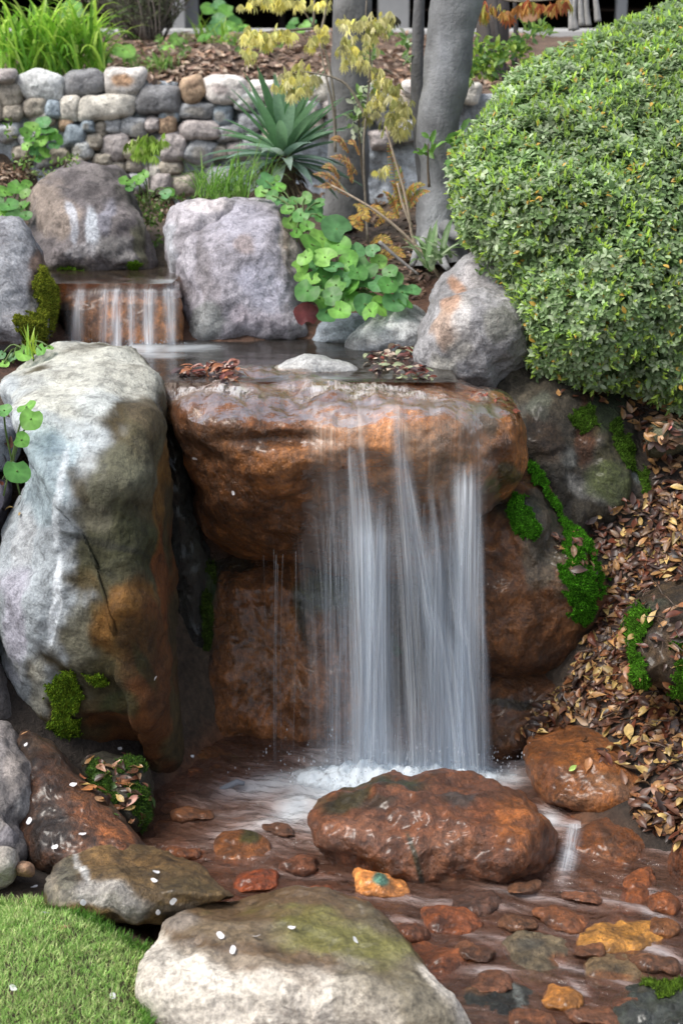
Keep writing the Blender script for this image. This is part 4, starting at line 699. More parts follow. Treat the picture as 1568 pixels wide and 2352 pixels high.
# broad streams, then fans of narrow jets leaning across one another
curtain(b, PT, (690, 1125), (700, 1122), [strm([(1120,835,40,.0),(1200,842,40,.5),(1235,850,40,1.),(1500,856,34,1.1),(1760,860,40,1.1)]), strm([(1060,1070,26,.0),(1120,1070,26,.7),(1300,1070,24,.75),(1760,1070,24,.8)]),
    strm([(1180,970,36,.0),(1300,990,36,.38),(1500,1016,36,.5),(1760,1032,42,.65)]), strm([(1600,930,130,.0),(1720,930,150,.25),(1760,930,160,.5)])], 260, 120, 1, 0, gain=1.)
for k, (x0, x1, w0, w1, st, y0, yp, dd) in enumerate([(800,835,10,26,.5,985,1150,.004),(826,880,8,24,.42,1000,1240,-.008),(760,800,16,26,.26,1080,1300,.01),(722,775,20,26,.16,1150,1360,.016),(905,955,9,24,.5,940,1140,-.012),(918,1010,8,26,.55,975,1300,.012),(935,1060,7,24,.45,1100,1400,-.016),
        (985,1040,7,22,.55,1120,1280,.018),(1010,1098,8,16,.4,1130,1400,-.01),(1050,1062,14,24,.5,1105,1300,.008),(1085,1104,10,12,.35,1110,1260,0),(880,838,8,22,.35,1150,1400,-.02),(745,765,6,10,.22,1290,1450,.02),(1000,985,8,20,.25,1200,1500,-.022),(1100,1122,4,5,.3,1200,1450,.01),(1108,1112,3,4,.35,1240,1500,-.01),(800,772,5,7,.3,1240,1500,.01),(870,902,5,9,.35,1180,1450,.02),(1092,1052,8,18,.4,1150,1450,.02),(690,735,14,18,.12,1240,1400,.02)]):
    h = 60; curtain(b, PT, (x0-h, x0+h), (x1-h, x1+h), [strm([(y0-20,x0,w0,0),(y0+40,x0+(x1-x0)*.12,w0,st*.6),(yp,x0+(x1-x0)*.4,(w0+w1)/2,st),(1500,x0+(x1-x0)*.75,w1,st*.9),(1765,x1,w1*1.2,st)])], 60, 90, k*2.3+3, dd, gain=.9)
build_sheets('water_curtain', b, M_fall, fall)
veil(H, 690, 1150, 925, 1310, .007, .20, 'water_film', fall, [(830,1010,8,60,.4,-8),(925,1000,9,70,.5,-12),(760,980,30,60,.15,0),(985,1060,10,50,.25,-8)])
sb = Batch(); 
for k in range(130):
    px = rng.choice([rng.uniform(590, 780)**1., rng.uniform(760, 1112)], p=[.08, .92]); st = rng.uniform(1150, 1300) if px > 740 else rng.uniform(1262, 1300)
    if px > 1095: st = 1180
    en = rng.uniform(1690, 1765); D0 = 3.12+rng.uniform(-.03, .05)+(.06 if px < 740 else 0); n = 10; pyy = np.linspace(st, en, n)
    x0 = P(px, st, D0)[0]; pts = P(784, pyy, D0); pts[:, 0] = x0+.004*np.sin(np.linspace(0, 3, n)+k)+(px-930)/1568*.03*np.linspace(0, 1, n)
    v, f = tube(pts, rng.uniform(.0004, .0009), 5); sb.add(v, f, (.70, .78, .85, rng.uniform(.05, .2)))
mesh('water_strand', np.concatenate(sb.v), sb.f, M_fall, fall, np.concatenate(sb.c), uv=np.zeros((sb.n, 2))+.5)
casc = thing('cascade', P(280, 795, 4.13), 'small upper cascade of separate thin streams over the orange ledge between boulders', 'cascade'); b = []
CB = [[(650,188,9,.3),(720,178,10,.6),(800,175,12,.7)],[(650,242,9,.3),(800,238,8,.6)],[(650,268,9,.5),(720,267,9,1.),(800,268,11,1.2)],[(660,302,8,.3),(800,304,9,.6)],[(650,342,15,.4),(720,340,11,.9),(800,342,12,1.)],[(650,388,12,.5),(800,394,8,.7)],[(650,280,130,.02),(800,280,125,.04)]]
for k, (dd, g) in enumerate([(0, .8), (.014, .5)]): curtain(b, [(646,4.25,0),(658,4.20,0),(668,4.155,.1),(700,4.135,.4),(750,4.125,.7),(800,4.12,1)], (145, 418), (140, 422), CB, 150, 50, k*5+9, dd, gain=g, col=(.86, .90, .95))
build_sheets('water_curtain', b, M_fall, casc)
side = thing('side_rivulet', Pz(1305, 1990, 0), 'short white rivulet slipping between the big stream boulder and the orange angular stone', 'rivulet'); b = []
curtain(b, [(1892,2.86,0),(1905,2.80,0),(1940,2.74,.3),(2000,2.665,1)], (1285, 1355), (1270, 1330), [[(1890,1318,14,.6),(1940,1308,16,.5),(2000,1292,22,.35)]], 40, 24, 4, -.02, gain=.8, edge=.3); build_sheets('water_curtain', b, M_fall, side)
# foam heaped where the fall lands, with drops thrown up
b = []; X, Y = np.meshgrid(np.linspace(-.22, .46, 170), np.linspace(2.92, 3.30, 90)); v = np.stack([X.ravel(), Y.ravel(), np.zeros(X.size)], 1)
def mound(v):
    q, r = v[:, 0], v[:, 1]
    return np.exp(-((q-.06)/.12)**2-((r-3.11)/.05)**2)*.034+np.exp(-((q-.26)/.10)**2-((r-3.12)/.045)**2)*.028+np.exp(-((q-.12)/.28)**2-((r-3.09)/.08)**2)*.014
hm = mound(v); env = smooth(hm, .002, .02); v[:, 2] = .003+hm*(.8+.35*fbm(v*34, 4)); i0 = (np.arange(89)[:, None]*170+np.arange(169)[None]).ravel()
f = np.stack([i0, i0+1, i0+171, i0+170], 1); col = np.concatenate([np.tile([.72, .79, .84], (len(v), 1)), (env*1.5)[:, None]], 1)
mesh('foam', v, f, M_fall, fall, col, uv=np.stack([v[:, 0]*.25, v[:, 1]*14], 1))
db = Batch()
for k in range(700):
    c = np.array([rng.normal(.16, .17), 3.10+rng.normal(0, .05), abs(rng.normal(.0, .05))+.01]); r = rng.uniform(.0006, .0022)
    v, f = tube([c-[0, 0, r*1.5], c, c+[0, 0, r*1.5]], [r*.3, r, r*.3], 5); db.add(v, f, (.8, .85, .9, .5))
for k in range(110):
    c = P(rng.uniform(140, 430), rng.normal(790, 6), 4.08+rng.normal(0, .03)); r = rng.uniform(.001, .002); v, f = tube([c-[0, 0, r], c, c+[0, 0, r]], [r*.3, r, r*.3], 5); db.add(v, f, (.8, .85, .9, .5))
mesh('water_drop', np.concatenate(db.v), db.f, M_fall, fall, np.concatenate(db.c), uv=np.zeros((db.n, 2)))['kind'] = 'stuff'
# ------------------------------------------------------------------ clipped hedge
hd = rock('tmp', None, [(1062,520),(1040,430),(1054,350),(1092,290),(1150,228),(1235,160),(1335,105),(1450,55),(1600,5),(1750,-10),(1900,100),(1950,400),(1900,750),(1700,930),(1568,925),(1500,905),(1440,880),(1380,900),(1330,892),(1280,870),(1232,820),(1200,760),(1180,700),(1160,640),(1130,595),(1095,560)],
    [(-30,4.4),(200,3.98),(450,3.66),(700,3.50),(930,3.44)], .30, .8, 2.3, 120, 40, amp=.018, rid=0, solid=False, seed=5)
bpy.data.objects.remove(hd['obj'])
hedge = thing('clipped_shrub', (.95, 3.95, 1.0), 'huge rounded clipped evergreen shrub of small pale green leaves overhanging the right bank', 'shrub')
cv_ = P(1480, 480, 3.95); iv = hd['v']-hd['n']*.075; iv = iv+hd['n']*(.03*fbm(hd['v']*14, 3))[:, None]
mesh('shade_core', iv, hd['F4'], M_moss, hedge, np.tile([.035, .05, .018, 0], (len(iv), 1)))  # solid dark core added under the leaves to block light in the gaps
def sample_surf(v, F4, n, nr_):
    A = np.linalg.norm(np.cross(v[F4[:, 2]]-v[F4[:, 0]], v[F4[:, 3]]-v[F4[:, 1]]), axis=1); k = rng.choice(len(F4), n, p=A/A.sum()); q = F4[k]; a = rng.random((n, 1)); c = rng.random((n, 1))
    g = lambda X_: X_[q[:, 0]]*(1-a)*(1-c)+X_[q[:, 1]]*a*(1-c)+X_[q[:, 2]]*a*c+X_[q[:, 3]]*(1-a)*c
    return g(v), unit(g(nr_))
def rosettes(n, inset, cols, w, nl, L, tip=False, spread=(.9, 1.35), back=False):
    F_ = hd['F4'] if back else hd['F4'][(hd['F4'] < hd['nfront']).all(1)]
    p, nn = sample_surf(hd['v'], F_, n, hd['n']); gap = fbm(p*6, 3); keep = gap > -.8; p, nn = p[keep], nn[keep]; n = len(p)
    lump = fbm(p*9+4, 3)*.018; p = p-nn*(inset[0]+rng.random((n, 1))**1.5*(inset[1]-inset[0]))+nn*lump[:, None]
    ax = unit(nn*.8+np.array([0, -.1, .55])+rng.normal(0, .35, (n, 3))); t1 = unit(np.cross(ax, rvec(n))); t2 = np.cross(ax, t1); V = []
    cl = pick(cols, n, w, .14)*(1+.30*fbm(p*5, 3))[:, None]
    for k in range(nl):
        th = k*2.4+rng.uniform(-.3, .3, (n, 1)); ph = rng.uniform(spread[0], spread[1], (n, 1)) if not tip else rng.uniform(.1, .45, (n, 1))
        d = ax*np.cos(ph)+(t1*np.cos(th)+t2*np.sin(th))*np.sin(ph); ll = L*rng.uniform(.7, 1.2, n)
        odd = rng.random(n) < .018; cc = cl*rng.uniform(.75, 1.25, (n, 1)); cc[odd] = np.array([.60, .38, .08])
        V.append(leaves(p+ax*.003*k, d, ax, ll, ll*(.50 if not tip else .28), cc, .2, .1))
    return cat_parts(V)
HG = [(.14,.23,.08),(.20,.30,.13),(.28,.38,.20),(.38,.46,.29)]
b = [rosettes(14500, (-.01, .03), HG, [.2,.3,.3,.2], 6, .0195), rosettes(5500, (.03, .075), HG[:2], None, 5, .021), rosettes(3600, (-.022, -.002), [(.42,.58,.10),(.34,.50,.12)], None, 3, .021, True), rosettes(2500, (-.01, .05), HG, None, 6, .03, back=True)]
V, Fc, Cc = cat_parts(b); mesh('foliage', V, Fc, M_leaf, hedge, Cc)
tb = Batch()
for k in range(60):
    a0 = np.array([.95, 3.95, 1.0])+rng.normal(0, .05, 3)*[1, 1, .3]; i = rng.integers(0, len(iv)); e = iv[i]; m_ = (a0+e)/2+rng.normal(0, .05, 3)
    v, f = tube(curve([a0, m_, e], 8), np.linspace(.008, .002, 8), 5); tb.add(v, f, (.07, .05, .04))
tb.build('branch', M_bark, hedge)
# ------------------------------------------------------------------ trees
def bark_tube(path, D, rad, label, name='tree', col=(.17, .17, .175), n=48, seg=110, extra=(), patches=()):
    pts = curve([(x, y, d, r) for (x, y, r), d in zip(path, D)], seg); c = P(pts[:, 0], pts[:, 1], pts[:, 2]); r = pts[:, 3]*pts[:, 2]/F
    v, f = tube(c, r, n, False); k = np.repeat(np.arange(seg), n); cen = c[k]; out = unit(v-cen); v = v+out*((.12*fbm(v*5, 3)+.05*fbm(v*[22, 22, 14], 3))*r[k]*.9)[:, None]
    cl = np.tile(col, (len(v), 1))*(1+.25*fbm(v*7, 4))[:, None]; px_, py_ = proj(v)
    for (cx, cy, rx, ry, cc, s) in patches:
        w = s*np.exp(-((px_-cx)/rx+.3*fbm(v*16, 3))**2-((py_-cy)/ry)**2)[:, None]; cl = cl*(1-w)+np.array(cc)*w
    root = thing(name, c[0], label, 'tree'); mesh('trunk', v, f, M_bark, root, np.concatenate([cl, np.zeros((len(cl), 1))], 1)); return root, c, r
t1, c1, r1 = bark_tube([(1010,600,66),(1006,560,54),(1004,520,47),(1005,470,45),(1008,420,41),(1008,370,42),(1002,310,48),(1010,250,48),(1022,200,50),(1030,130,52),(1036,60,53),(1046,0,55),(1058,-120,58),(1040,-400,54)], [4.62]*14, None,
    'thick smooth grey tree trunk with a bend, its pale foot beside the clipped shrub', col=(.17, .175, .18), patches=[(1000,520,30,70,(.42,.44,.46),.8),(1000,290,26,16,(.10,.10,.105),.8),(1030,520,16,60,(.4,.42,.44),.6),(1020,120,16,60,(.24,.25,.27),.5),(1000,225,30,30,(.26,.27,.28),.6),(960,450,20,60,(.10,.10,.10),.6)])
rb = Batch()
for pth in ([(1020,520),(1050,540),(1090,548),(1125,560)], [(990,540),(960,575),(945,610)], [(1000,560),(1010,590),(1030,620)]):
    q = curve(pth, 14); c = P(q[:, 0], q[:, 1], np.linspace(4.56, 4.42, 14)); v, f = tube(c, np.linspace(.026, .008, 14), 12); rb.add(v, f, (.22, .225, .23))
rb.build('root', M_bark, t1)
bv, bf = tube(curve([tuple(P(1040, -380, 4.62)), tuple(P(1150, -620, 4.4)), tuple(P(1300, -800, 4.2))], 12), np.linspace(.06, .02, 12), 12); mesh('branch', bv, bf, M_bark, t1, np.tile([.19, .2, .21, 0], (len(bv), 1)))
bark_tube([(985,500,22),(976,420,18),(966,330,16),(960,240,16),(958,150,14),(960,60,14),(965,-60,13),(975,-300,12)], [4.85]*8, None, 'slim dark grey trunk rising just left of the thick bent trunk', col=(.11, .11, .115), patches=[(960,180,10,60,(.2,.2,.2),.6)])
bark_tube([(792,520,58),(796,440,50),(800,350,46),(800,260,44),(803,160,43),(808,60,42),(812,-60,42),(825,-300,38)], [5.35]*8, None, 'grey tree trunk behind the drooping yellow leaves', col=(.13, .13, .13), patches=[(800,200,20,80,(.19,.19,.19),.5)])
bark_tube([(1128,260,34),(1128,150,34),(1130,60,34),(1135,-40,32),(1140,-200,30)], [6.9]*5, None, 'dark trunk further back between the bent trunk and the clipped shrub', col=(.07, .06, .055), seg=40, n=20)
def stems(name, label, paths, Dd, rad, col, cat='stems', mat=None, pname='stem'):
    rt = thing(name, P(paths[0][0][0], paths[0][0][1], Dd), label, cat); b = Batch()
    for k, p in enumerate(paths):
        q = curve(p, 16); c = P(q[:, 0], q[:, 1], Dd+(q[:, 2] if q.shape[1] > 2 else 0)); v, f = tube(c, np.linspace(rad, rad*.55, 16), 7); b.add(v, f, col)
    b.build(pname, mat or M_bark, rt); return rt
stems('sapling_stems', 'thin dark bare stems in front of the distant bank right of the bent trunk', [[(1138,185),(1128,120),(1118,50),(1108,-30)],[(1180,150),(1184,80),(1182,20),(1180,-40)],[(1160,190),(1150,130),(1140,60),(1138,-30)]], 5.6, .012, (.06, .055, .055))
stems('pale_stems', 'cluster of thin pale grey stems at the top behind the clipped shrub', [[(1312,70),(1310,20),(1300,-40)],[(1335,60),(1332,20),(1330,-50)],[(1350,60),(1345,10),(1350,-50)],[(1372,50),(1368,10),(1360,-40)],[(1322,70),(1316,30),(1325,-50)]], 5.4, .013, (.30, .29, .28))
rt = stems('dry_stalk', 'tall forked straw coloured dry stalk leaning in front of the tree foot', [[(1010,640),(985,600),(950,555),(940,500),(928,440),(905,360),(885,290)],[(985,600),(930,540),(870,490),(815,455),(760,425)],[(945,520),(925,470),(912,420)]], 4.25, .0055, (.34, .27, .20), 'stalk')
stems('fallen_branch', 'short pale bare branch lying below the dry stalk', [[(870,555),(910,590),(960,630)]], 4.3, .006, (.33, .31, .30), 'branch')
# ------------------------------------------------------------------ yucca
yc = P(650, 372, 4.95); yu = thing('yucca', yc-[0, 0, .1], 'spiky blue-green yucca rosette with pale lower blades in front of the stone wall', 'yucca')
for k in range(72):
    t = k/72; el = math.radians(78-96*t+rng.uniform(-8, 8)); az = k*2.39996; d = [math.cos(az)*math.cos(el), math.sin(az)*math.cos(el), math.sin(el)]
    L = rng.uniform(.23, .32)*(1-.05*t); b = Batch(); c = np.array(pick([(.12,.25,.12),(.17,.31,.17),(.24,.39,.26)] if t < .6 else [(.22,.33,.27),(.32,.42,.36),(.12,.21,.14)], 1, jit=.12)[0])
    strap(b, yc+np.array(d)*.015+[0, 0, .03*(1-t)], d, L, .046, rng.uniform(-.05, .25)+t*.5, c, 7, .22, .01); b.build('leaf', M_leaf, yu)
b = Batch()
for k in range(70):
    az = rng.uniform(0, 6.28); d = [math.cos(az)*.8, math.sin(az)*.8, rng.uniform(-.5, .1)]; strap(b, yc+[0, 0, rng.uniform(-.08, .01)]+np.array(d)*.01, d, rng.uniform(.08, .18), .014, 1.3, pick([(.20,.13,.08),(.13,.09,.06),(.28,.2,.14)], 1)[0], 5)
b.build('dead_leaves', M_dead, yu)
v, f = tube([yc-[0, 0, .16], yc-[0, 0, .05], yc+[0, 0, .02]], [.035, .045, .04], 12); mesh('stump', v, f, M_bark, yu, np.tile([.11, .075, .05, 0], (len(v), 1)))
# ------------------------------------------------------------------ strap leaved clumps and grasses
def clump(name, label, cat, pts, D, n, L, w, cols, bend=(.8, 1.8), zoff=0, spread=.35, pn_='foliage'):
    rt = thing(name, P(pts[0][0], pts[0][1], D), label, cat); b = Batch()
    for k in range(n):
        q = pts[rng.integers(len(pts))]; p = P(q[0]+rng.uniform(-q[2], q[2]), q[1]+rng.uniform(-8, 8), D+rng.uniform(-.1, .1)); az = rng.uniform(0, 6.28); s = rng.uniform(.1, spread)
        strap(b, p, [math.cos(az)*s*2, math.sin(az)*s*2, 1], rng.uniform(*L), rng.uniform(*w), rng.uniform(*bend), pick(cols, 1)[0], 6, .2)
    b.build(pn_, M_leaf, rt); return rt
YG = [(.26,.48,.05),(.18,.38,.04),(.38,.58,.08),(.46,.62,.14),(.12,.28,.03)]
clump('strap_leaf_clump', 'dense bright green strap-leaved clump spilling over the left end of the stone wall', 'plant', [(30,175,40),(90,165,40),(150,170,40),(210,165,35),(40,120,50),(120,110,50),(190,120,40)], 6.35, 520, (.16, .34), (.010, .018), YG, (.9, 2.4))
clump('grass_tuft', 'loose tuft of fine bright grass at the left foot of the yucca', 'grass tuft', [(470,455,25),(510,460,25),(550,455,20)], 4.75, 150, (.10, .20), (.003, .007), [(.14,.30,.04),(.22,.38,.08),(.10,.22,.03)], (.6, 1.8), 0, .5)
clump('grass_tuft', 'fine grass hanging to the right under the pale lower blades of the yucca', 'grass tuft', [(600,420,30),(560,440,30)], 4.8, 70, (.10, .18), (.003, .006), [(.12,.24,.05),(.2,.3,.1)], (.6, 1.8), 0, .6)
clump('lance_leaf_plant', 'lance-leaved plant with silvery blades between the tree foot and the mottled boulder', 'plant', [(1000,600,18),(1030,585,18),(985,620,12),(1060,560,12)], 4.15, 34, (.08, .15), (.016, .026), [(.20,.30,.14),(.13,.24,.08),(.28,.36,.22)], (.5, 1.6), 0, .8)
clump('grass_sprout', 'small upright sprout with bright blades on top of the left boulder edge', 'plant', [(82,818,5),(70,820,8)], 3.5, 10, (.04, .10), (.005, .009), [(.30,.44,.04),(.2,.36,.04)], (.1, .6), 0, .2)
# twiggy grey-green shrub by the posts
sh = thing('twiggy_shrub', P(330, 95, 7.2), 'fuzzy grey-green twiggy shrub in front of the pale post', 'shrub'); b = Batch(); lb = []
for k in range(150):
    p = P(330+rng.normal(0, 22), 92, 7.2+rng.normal(0, .08)); d = unit(np.array([rng.normal(0, .45), rng.normal(0, .3), 1])); e = p+d*rng.uniform(.25, .5); q = curve([p, (p+e)/2+rng.normal(0, .02, 3), e+[0, 0, -.03]], 8)
    v, f = tube(q, np.linspace(.004, .0015, 8), 4); b.add(v, f, (.12, .10, .085)); n = 22; i = rng.integers(2, 8, n); lb.append(leaves(q[i], rvec(n)+[0, 0, .5], rvec(n), .028, .009, pick([(.12,.15,.08),(.16,.18,.10),(.10,.10,.07)], n)))
b.build('twig', M_bark, sh); V, Fc, Cc = cat_parts(lb); mesh('foliage', V, Fc, M_leaf, sh, Cc)
# ------------------------------------------------------------------ round leaved plants
RG = [(.11,.28,.045),(.15,.34,.06),(.20,.40,.08),(.08,.22,.05),(.10,.25,.09)]
def round_plant(label, spots, Dtop, Dbot, base, parts=False, cols=RG, name='round_leaf_plant'):
    y0 = min(s[1] for s in spots); y1 = max(s[1] for s in spots); bp_ = P(base[0], base[1], base[2]); rt = thing(name, bp_, label, 'plant'); st = Batch(); fo = Batch()
    for (x, y, r) in spots:
        D = Dtop+(Dbot-Dtop)*(y-y0)/(y1-y0+1)+rng.uniform(-.03, .03); c = P(x, y, D); nn = unit(np.array([rng.normal(0, .3), -.75+rng.normal(0, .2), .75+rng.normal(0, .25)])); rr = r*D/F*1.12
        b = Batch() if parts else fo; round_leaf(b, c, nn, rr, pick(cols, 1, jit=.12)[0], rng.uniform(0, 6.28), rng.uniform(.08, .3), 16)
        if parts: b.build('leaf', M_leaf, rt)
        q = curve([tuple(c), tuple((c+bp_)/2+np.array([0, .01, .03])), tuple(bp_+rng.normal(0, .015, 3))], 8); v, f = tube(q, .0022, 5); st.add(v, f, (.13, .20, .06))
    if not parts: fo.build('foliage', M_leaf, rt)
    st.build('stem', M_leaf, rt); return rt
round_plant('lush round-leaved plant with big glossy leaves above the rounded pale grey stone', [(772,524,32),(714,560,27),(735,545,24),(776,562,28),(745,590,26),(725,612,22),(742,635,30),(705,668,27),(800,600,24),(838,615,27),(870,600,18),(868,652,21),(835,650,24),(805,655,26),(785,640,24),(765,612,22),(815,575,22),(855,575,16),(800,690,28),(838,700,26),(780,712,25),(748,718,24),(715,640,22),(690,612,18),(700,590,20),(890,655,22),(925,672,22),(945,665,21),(905,692,26),(875,702,24),(850,715,22),(930,695,18),(760,680,24),(732,685,24),(895,625,18),(910,640,16),(695,640,18),(770,655,24),(820,625,24),(860,685,22)], 4.2, 3.98, (810, 690, 4.2), True)
rl = Batch(); c = P(703, 722, 4.02); round_leaf(rl, c, (.2, -.9, .35), 29*4.02/F, (.14, .035, .035), 2, .1, 18); o = rl.build('round_leaf', M_leaf); props(o, 'single dark red round leaf leaning on the lavender boulder at the pool edge', 'leaf')
round_plant('smaller round-leaved plant climbing the dark gap right of the yucca', [(720,480,21),(690,495,18),(665,510,16),(700,455,16),(660,480,15),(610,415,20),(640,430,16),(625,450,14),(600,440,14),(738,500,15),(675,460,15),(645,462,14),(705,520,16),(680,535,14),(630,412,14),(735,465,13)], 4.62, 4.35, (690, 530, 4.45))
round_plant('round-leaved plant growing out of the stone wall below the grey stones on the left', [(75,290,18),(100,280,16),(120,310,15),(70,320,14),(95,325,18),(60,305,14),(125,335,12),(105,350,14),(80,345,14),(110,300,14),(135,320,12),(62,335,12),(90,365,12),(90,300,15)], 5.92, 5.85, (95, 340, 5.98))
round_plant('round-leaved plant at the left edge behind the dark peaked boulder', [(10,440,20),(40,430,20),(60,445,14),(20,470,22),(50,475,20),(5,495,18),(35,500,20),(60,495,14),(25,515,16),(-10,460,18),(62,425,12)], 4.95, 4.7, (30, 515, 4.9))
round_plant('round-leaved plant low in front of the bank at the top, right of the twiggy shrub', [(410,145,16),(430,130,18),(450,150,18),(470,140,16),(490,155,16),(440,170,16),(465,172,18),(495,172,14),(415,175,16),(400,130,16),(385,110,14),(480,120,12),(505,150,12),(405,90,14),(470,85,16)], 7.0, 6.7, (450, 170, 6.8))
round_plant('taller round-leaved plant against the dark crawl space', [(480,20,18),(500,10,16),(520,25,18),(545,55,20),(530,60,16),(500,45,18),(560,60,12),(515,70,14),(490,65,16)], 7.8, 7.6, (510, 85, 7.8))
round_plant('pair of large pale round leaves between the strap-leaved clump and the bank', [(285,115,24),(165,15,20),(150,30,18),(180,30,14),(240,140,16)], 6.8, 6.5, (230, 150, 6.6))
round_plant('dark green round-leaved ground cover on the upper bank beneath the yellow leaves', [(560,150,14),(585,160,13),(540,165,12),(600,178,12),(520,178,12),(570,180,13),(620,150,12),(545,140,10),(590,135,10),(640,165,11),(505,165,12)], 6.9, 6.7, (570, 185, 6.8))
clump('grass_tuft', 'green grassy clump on the upper bank just left of the yellow leaves', 'grass tuft', [(470,110,30),(520,120,25)], 7.3, 90, (.10,.22), (.006,.012), YG, (.6,1.8), 0, .6)
clump('grass_tuft', 'low dark grass along the top of the wall behind the orange stone', 'grass tuft', [(330,165,40),(390,160,30)], 6.6, 90, (.06,.14), (.005,.010), [(.12,.25,.05),(.2,.33,.08)], (.6,1.8), 0, .6)
round_plant('small round-leaved plant below the yellow leaves at the top', [(675,50,13),(700,58,13),(690,68,10),(715,48,10),(668,65,10)], 8.0, 7.9, (690, 75, 8.0))
round_plant('small plant with a few pale round leaves left of the grass tuft', [(290,415,16),(318,412,14),(330,400,12),(380,445,14),(390,440,12),(300,430,12)], 4.8, 4.75, (340, 465, 4.85))
round_plant('trailing plant with bright round leaves at the left edge of the tall pale boulder', [(62,934,22),(72,962,26),(10,942,18),(50,1010,18),(40,1082,30),(28,1075,14)], 2.98, 2.86, (20, 1120, 3.06), True)
round_plant('tiny bright plants at the left behind the top of the tall pale boulder', [(55,812,18),(95,803,14),(30,820,12),(10,835,12),(5,815,10),(115,798,9)], 3.55, 3.5, (50, 825, 3.56))
def leafy(name, label, cat, spots, D, n, L, cols, ratio=.4, stem=None, up=.3, zs=0, sc_=.02):
    rt = thing(name, P(spots[0][0], spots[0][1], D), label, cat); B_ = []
    for (x, y, rx, ry) in spots:
        m = max(4, int(n*rx*ry/900)); r_ = rng.normal(0, .45, (m, 2)); p = P(x+r_[:, 0]*rx, y+r_[:, 1]*ry, D+rng.normal(0, .04, m)); B_.append(leaves(p, rvec(m)+[0, -.2, up], unit(rvec(m)+[0, -.8, .8]), L*rng.uniform(.7, 1.3, m), L*ratio, pick(cols, m)))
    V, Fc, Cc = cat_parts(B_); mesh('foliage', V, Fc, M_leaf, rt, Cc)
    b = Batch()
    for p in (stem or [[(spots[0][0], spots[0][1]+spots[0][3]*1.3), (spots[0][0]+3, spots[0][1])]]):
        q = curve(p, 12); c = P(q[:, 0], q[:, 1], D); v, f = tube(c, np.linspace(.005, .002, 12), 6); b.add(v, f, (.12, .09, .06))
    b.build('stem', M_bark, rt); return rt
leafy('leafy_undergrowth', 'leafy green undergrowth between the bent trunk and the clipped shrub', 'undergrowth', [(1095,130,26,26),(1120,160,30,20),(1085,150,20,22),(1150,125,30,30),(1110,100,16,14),(1190,110,30,30),(1240,70,40,14),(1075,175,16,14)], 5.2, 70, .035, [(.16,.30,.05),(.22,.36,.08),(.10,.20,.06),(.30,.42,.06)], .45)
leafy('small_leaf_sprig', 'sprig with a few yellow-green leaves on the left edge of the clipped shrub', 'sprig', [(1042,330,14,26),(1038,360,12,16),(1036,400,10,12),(1055,300,12,12)], 4.1, 18, .04, [(.20,.32,.04),(.10,.22,.05)], .5, [[(1050,430),(1042,370),(1048,300)]])
leafy('small_leaf_sprig', 'sprig of green leaves sprouting in front of the bent trunk', 'sprig', [(980,345,16,12),(985,325,8,10),(968,352,10,8)], 4.5, 50, .036, [(.13,.28,.05)], .45, [[(985,430),(982,380),(983,330)]])
leafy('white_edged_plant', 'thin plant with pale silvery and green leaves between the two grey trunks', 'plant', [(825,220,16,14),(830,250,12,16),(812,280,14,10),(820,310,14,10),(845,200,14,8),(810,240,10,8),(850,130,14,26),(930,100,10,26),(935,140,12,16)], 4.9, 60, .035, [(.30,.38,.22),(.16,.28,.08),(.42,.46,.34)], .45, [[(838,440),(826,330),(822,200)]])
leafy('ground_creeper', 'small creeping weeds at the foot of the wall on the left', 'weeds', [(150,370,40,12),(60,370,30,14),(20,300,12,20),(330,470,30,30),(350,500,30,40),(370,470,20,30),(360,560,10,40),(20,840,30,12),(180,395,60,14),(420,455,40,14),(270,420,50,14),(90,400,40,10)], 5.0, 60, .02, [(.10,.2,.04),(.18,.30,.06),(.12,.14,.05)], .5)
leafy('low_groundcover', 'low mixed green ground cover dotted over the upper bank behind the wall', 'ground cover', [(250,120,30,16),(300,140,30,14),(360,150,30,14),(420,115,26,14),(560,120,30,14),(620,110,30,14),(640,190,24,12),(720,150,26,20),(760,200,16,20),(900,80,20,18),(380,100,24,14),(520,95,24,12)], 6.7, 34, .035, [(.14,.27,.06),(.20,.34,.09),(.10,.18,.05)], .5)
# ------------------------------------------------------------------ drooping maple leaves
def maple(name, label, clusters, D, cols, stem, L=.05, per=1., cat='maple'):
    rt = thing(name, P(*stem[0][0][:2], D), label, cat); B_ = []
    for (x, y, rx, ry) in clusters:
        m = max(5, int(per*rx*ry/34)); q = rng.normal(0, .5, (m, 2)); p = P(x+q[:, 0]*rx, y+q[:, 1]*ry-6, D+rng.normal(0, .05, m)); c = pick(cols, m, jit=.2)
        fc = unit(rng.normal(0, 1, (m, 3))*[1, .6, .1]); ll = L*rng.uniform(.7, 1.25, m)
        for k in range(6):
            sp_ = (k-2.5)*.27; side = unit(np.cross(fc, [0, 0, 1.])); d = np.array([0, 0, -1.])+side*sp_*1.3+fc*rng.uniform(.1, .5, (m, 1))
            B_.append(leaves(p, d, unit(fc+rng.normal(0, .2, (m, 3))), ll*(1-.35*abs(sp_)), ll*.19, c*rng.uniform(.85, 1.15, (m, 1)), .3, .1))
    V, Fc, Cc = cat_parts(B_); mesh('foliage', V, Fc, M_leaf, rt, Cc); b = Batch()
    for p in stem:
        q = curve(p, 18); c = P(q[:, 0], q[:, 1], D+.01); v, f = tube(c, np.linspace(.005, .002, 18), 6); b.add(v, f, (.22, .19, .15))
    b.build('stem', M_bark, rt); return rt
YL = [(.74,.68,.20),(.64,.60,.24),(.80,.74,.28),(.54,.54,.22)]; YO = [(.52,.50,.20),(.58,.55,.26),(.44,.45,.16),(.64,.60,.32)]
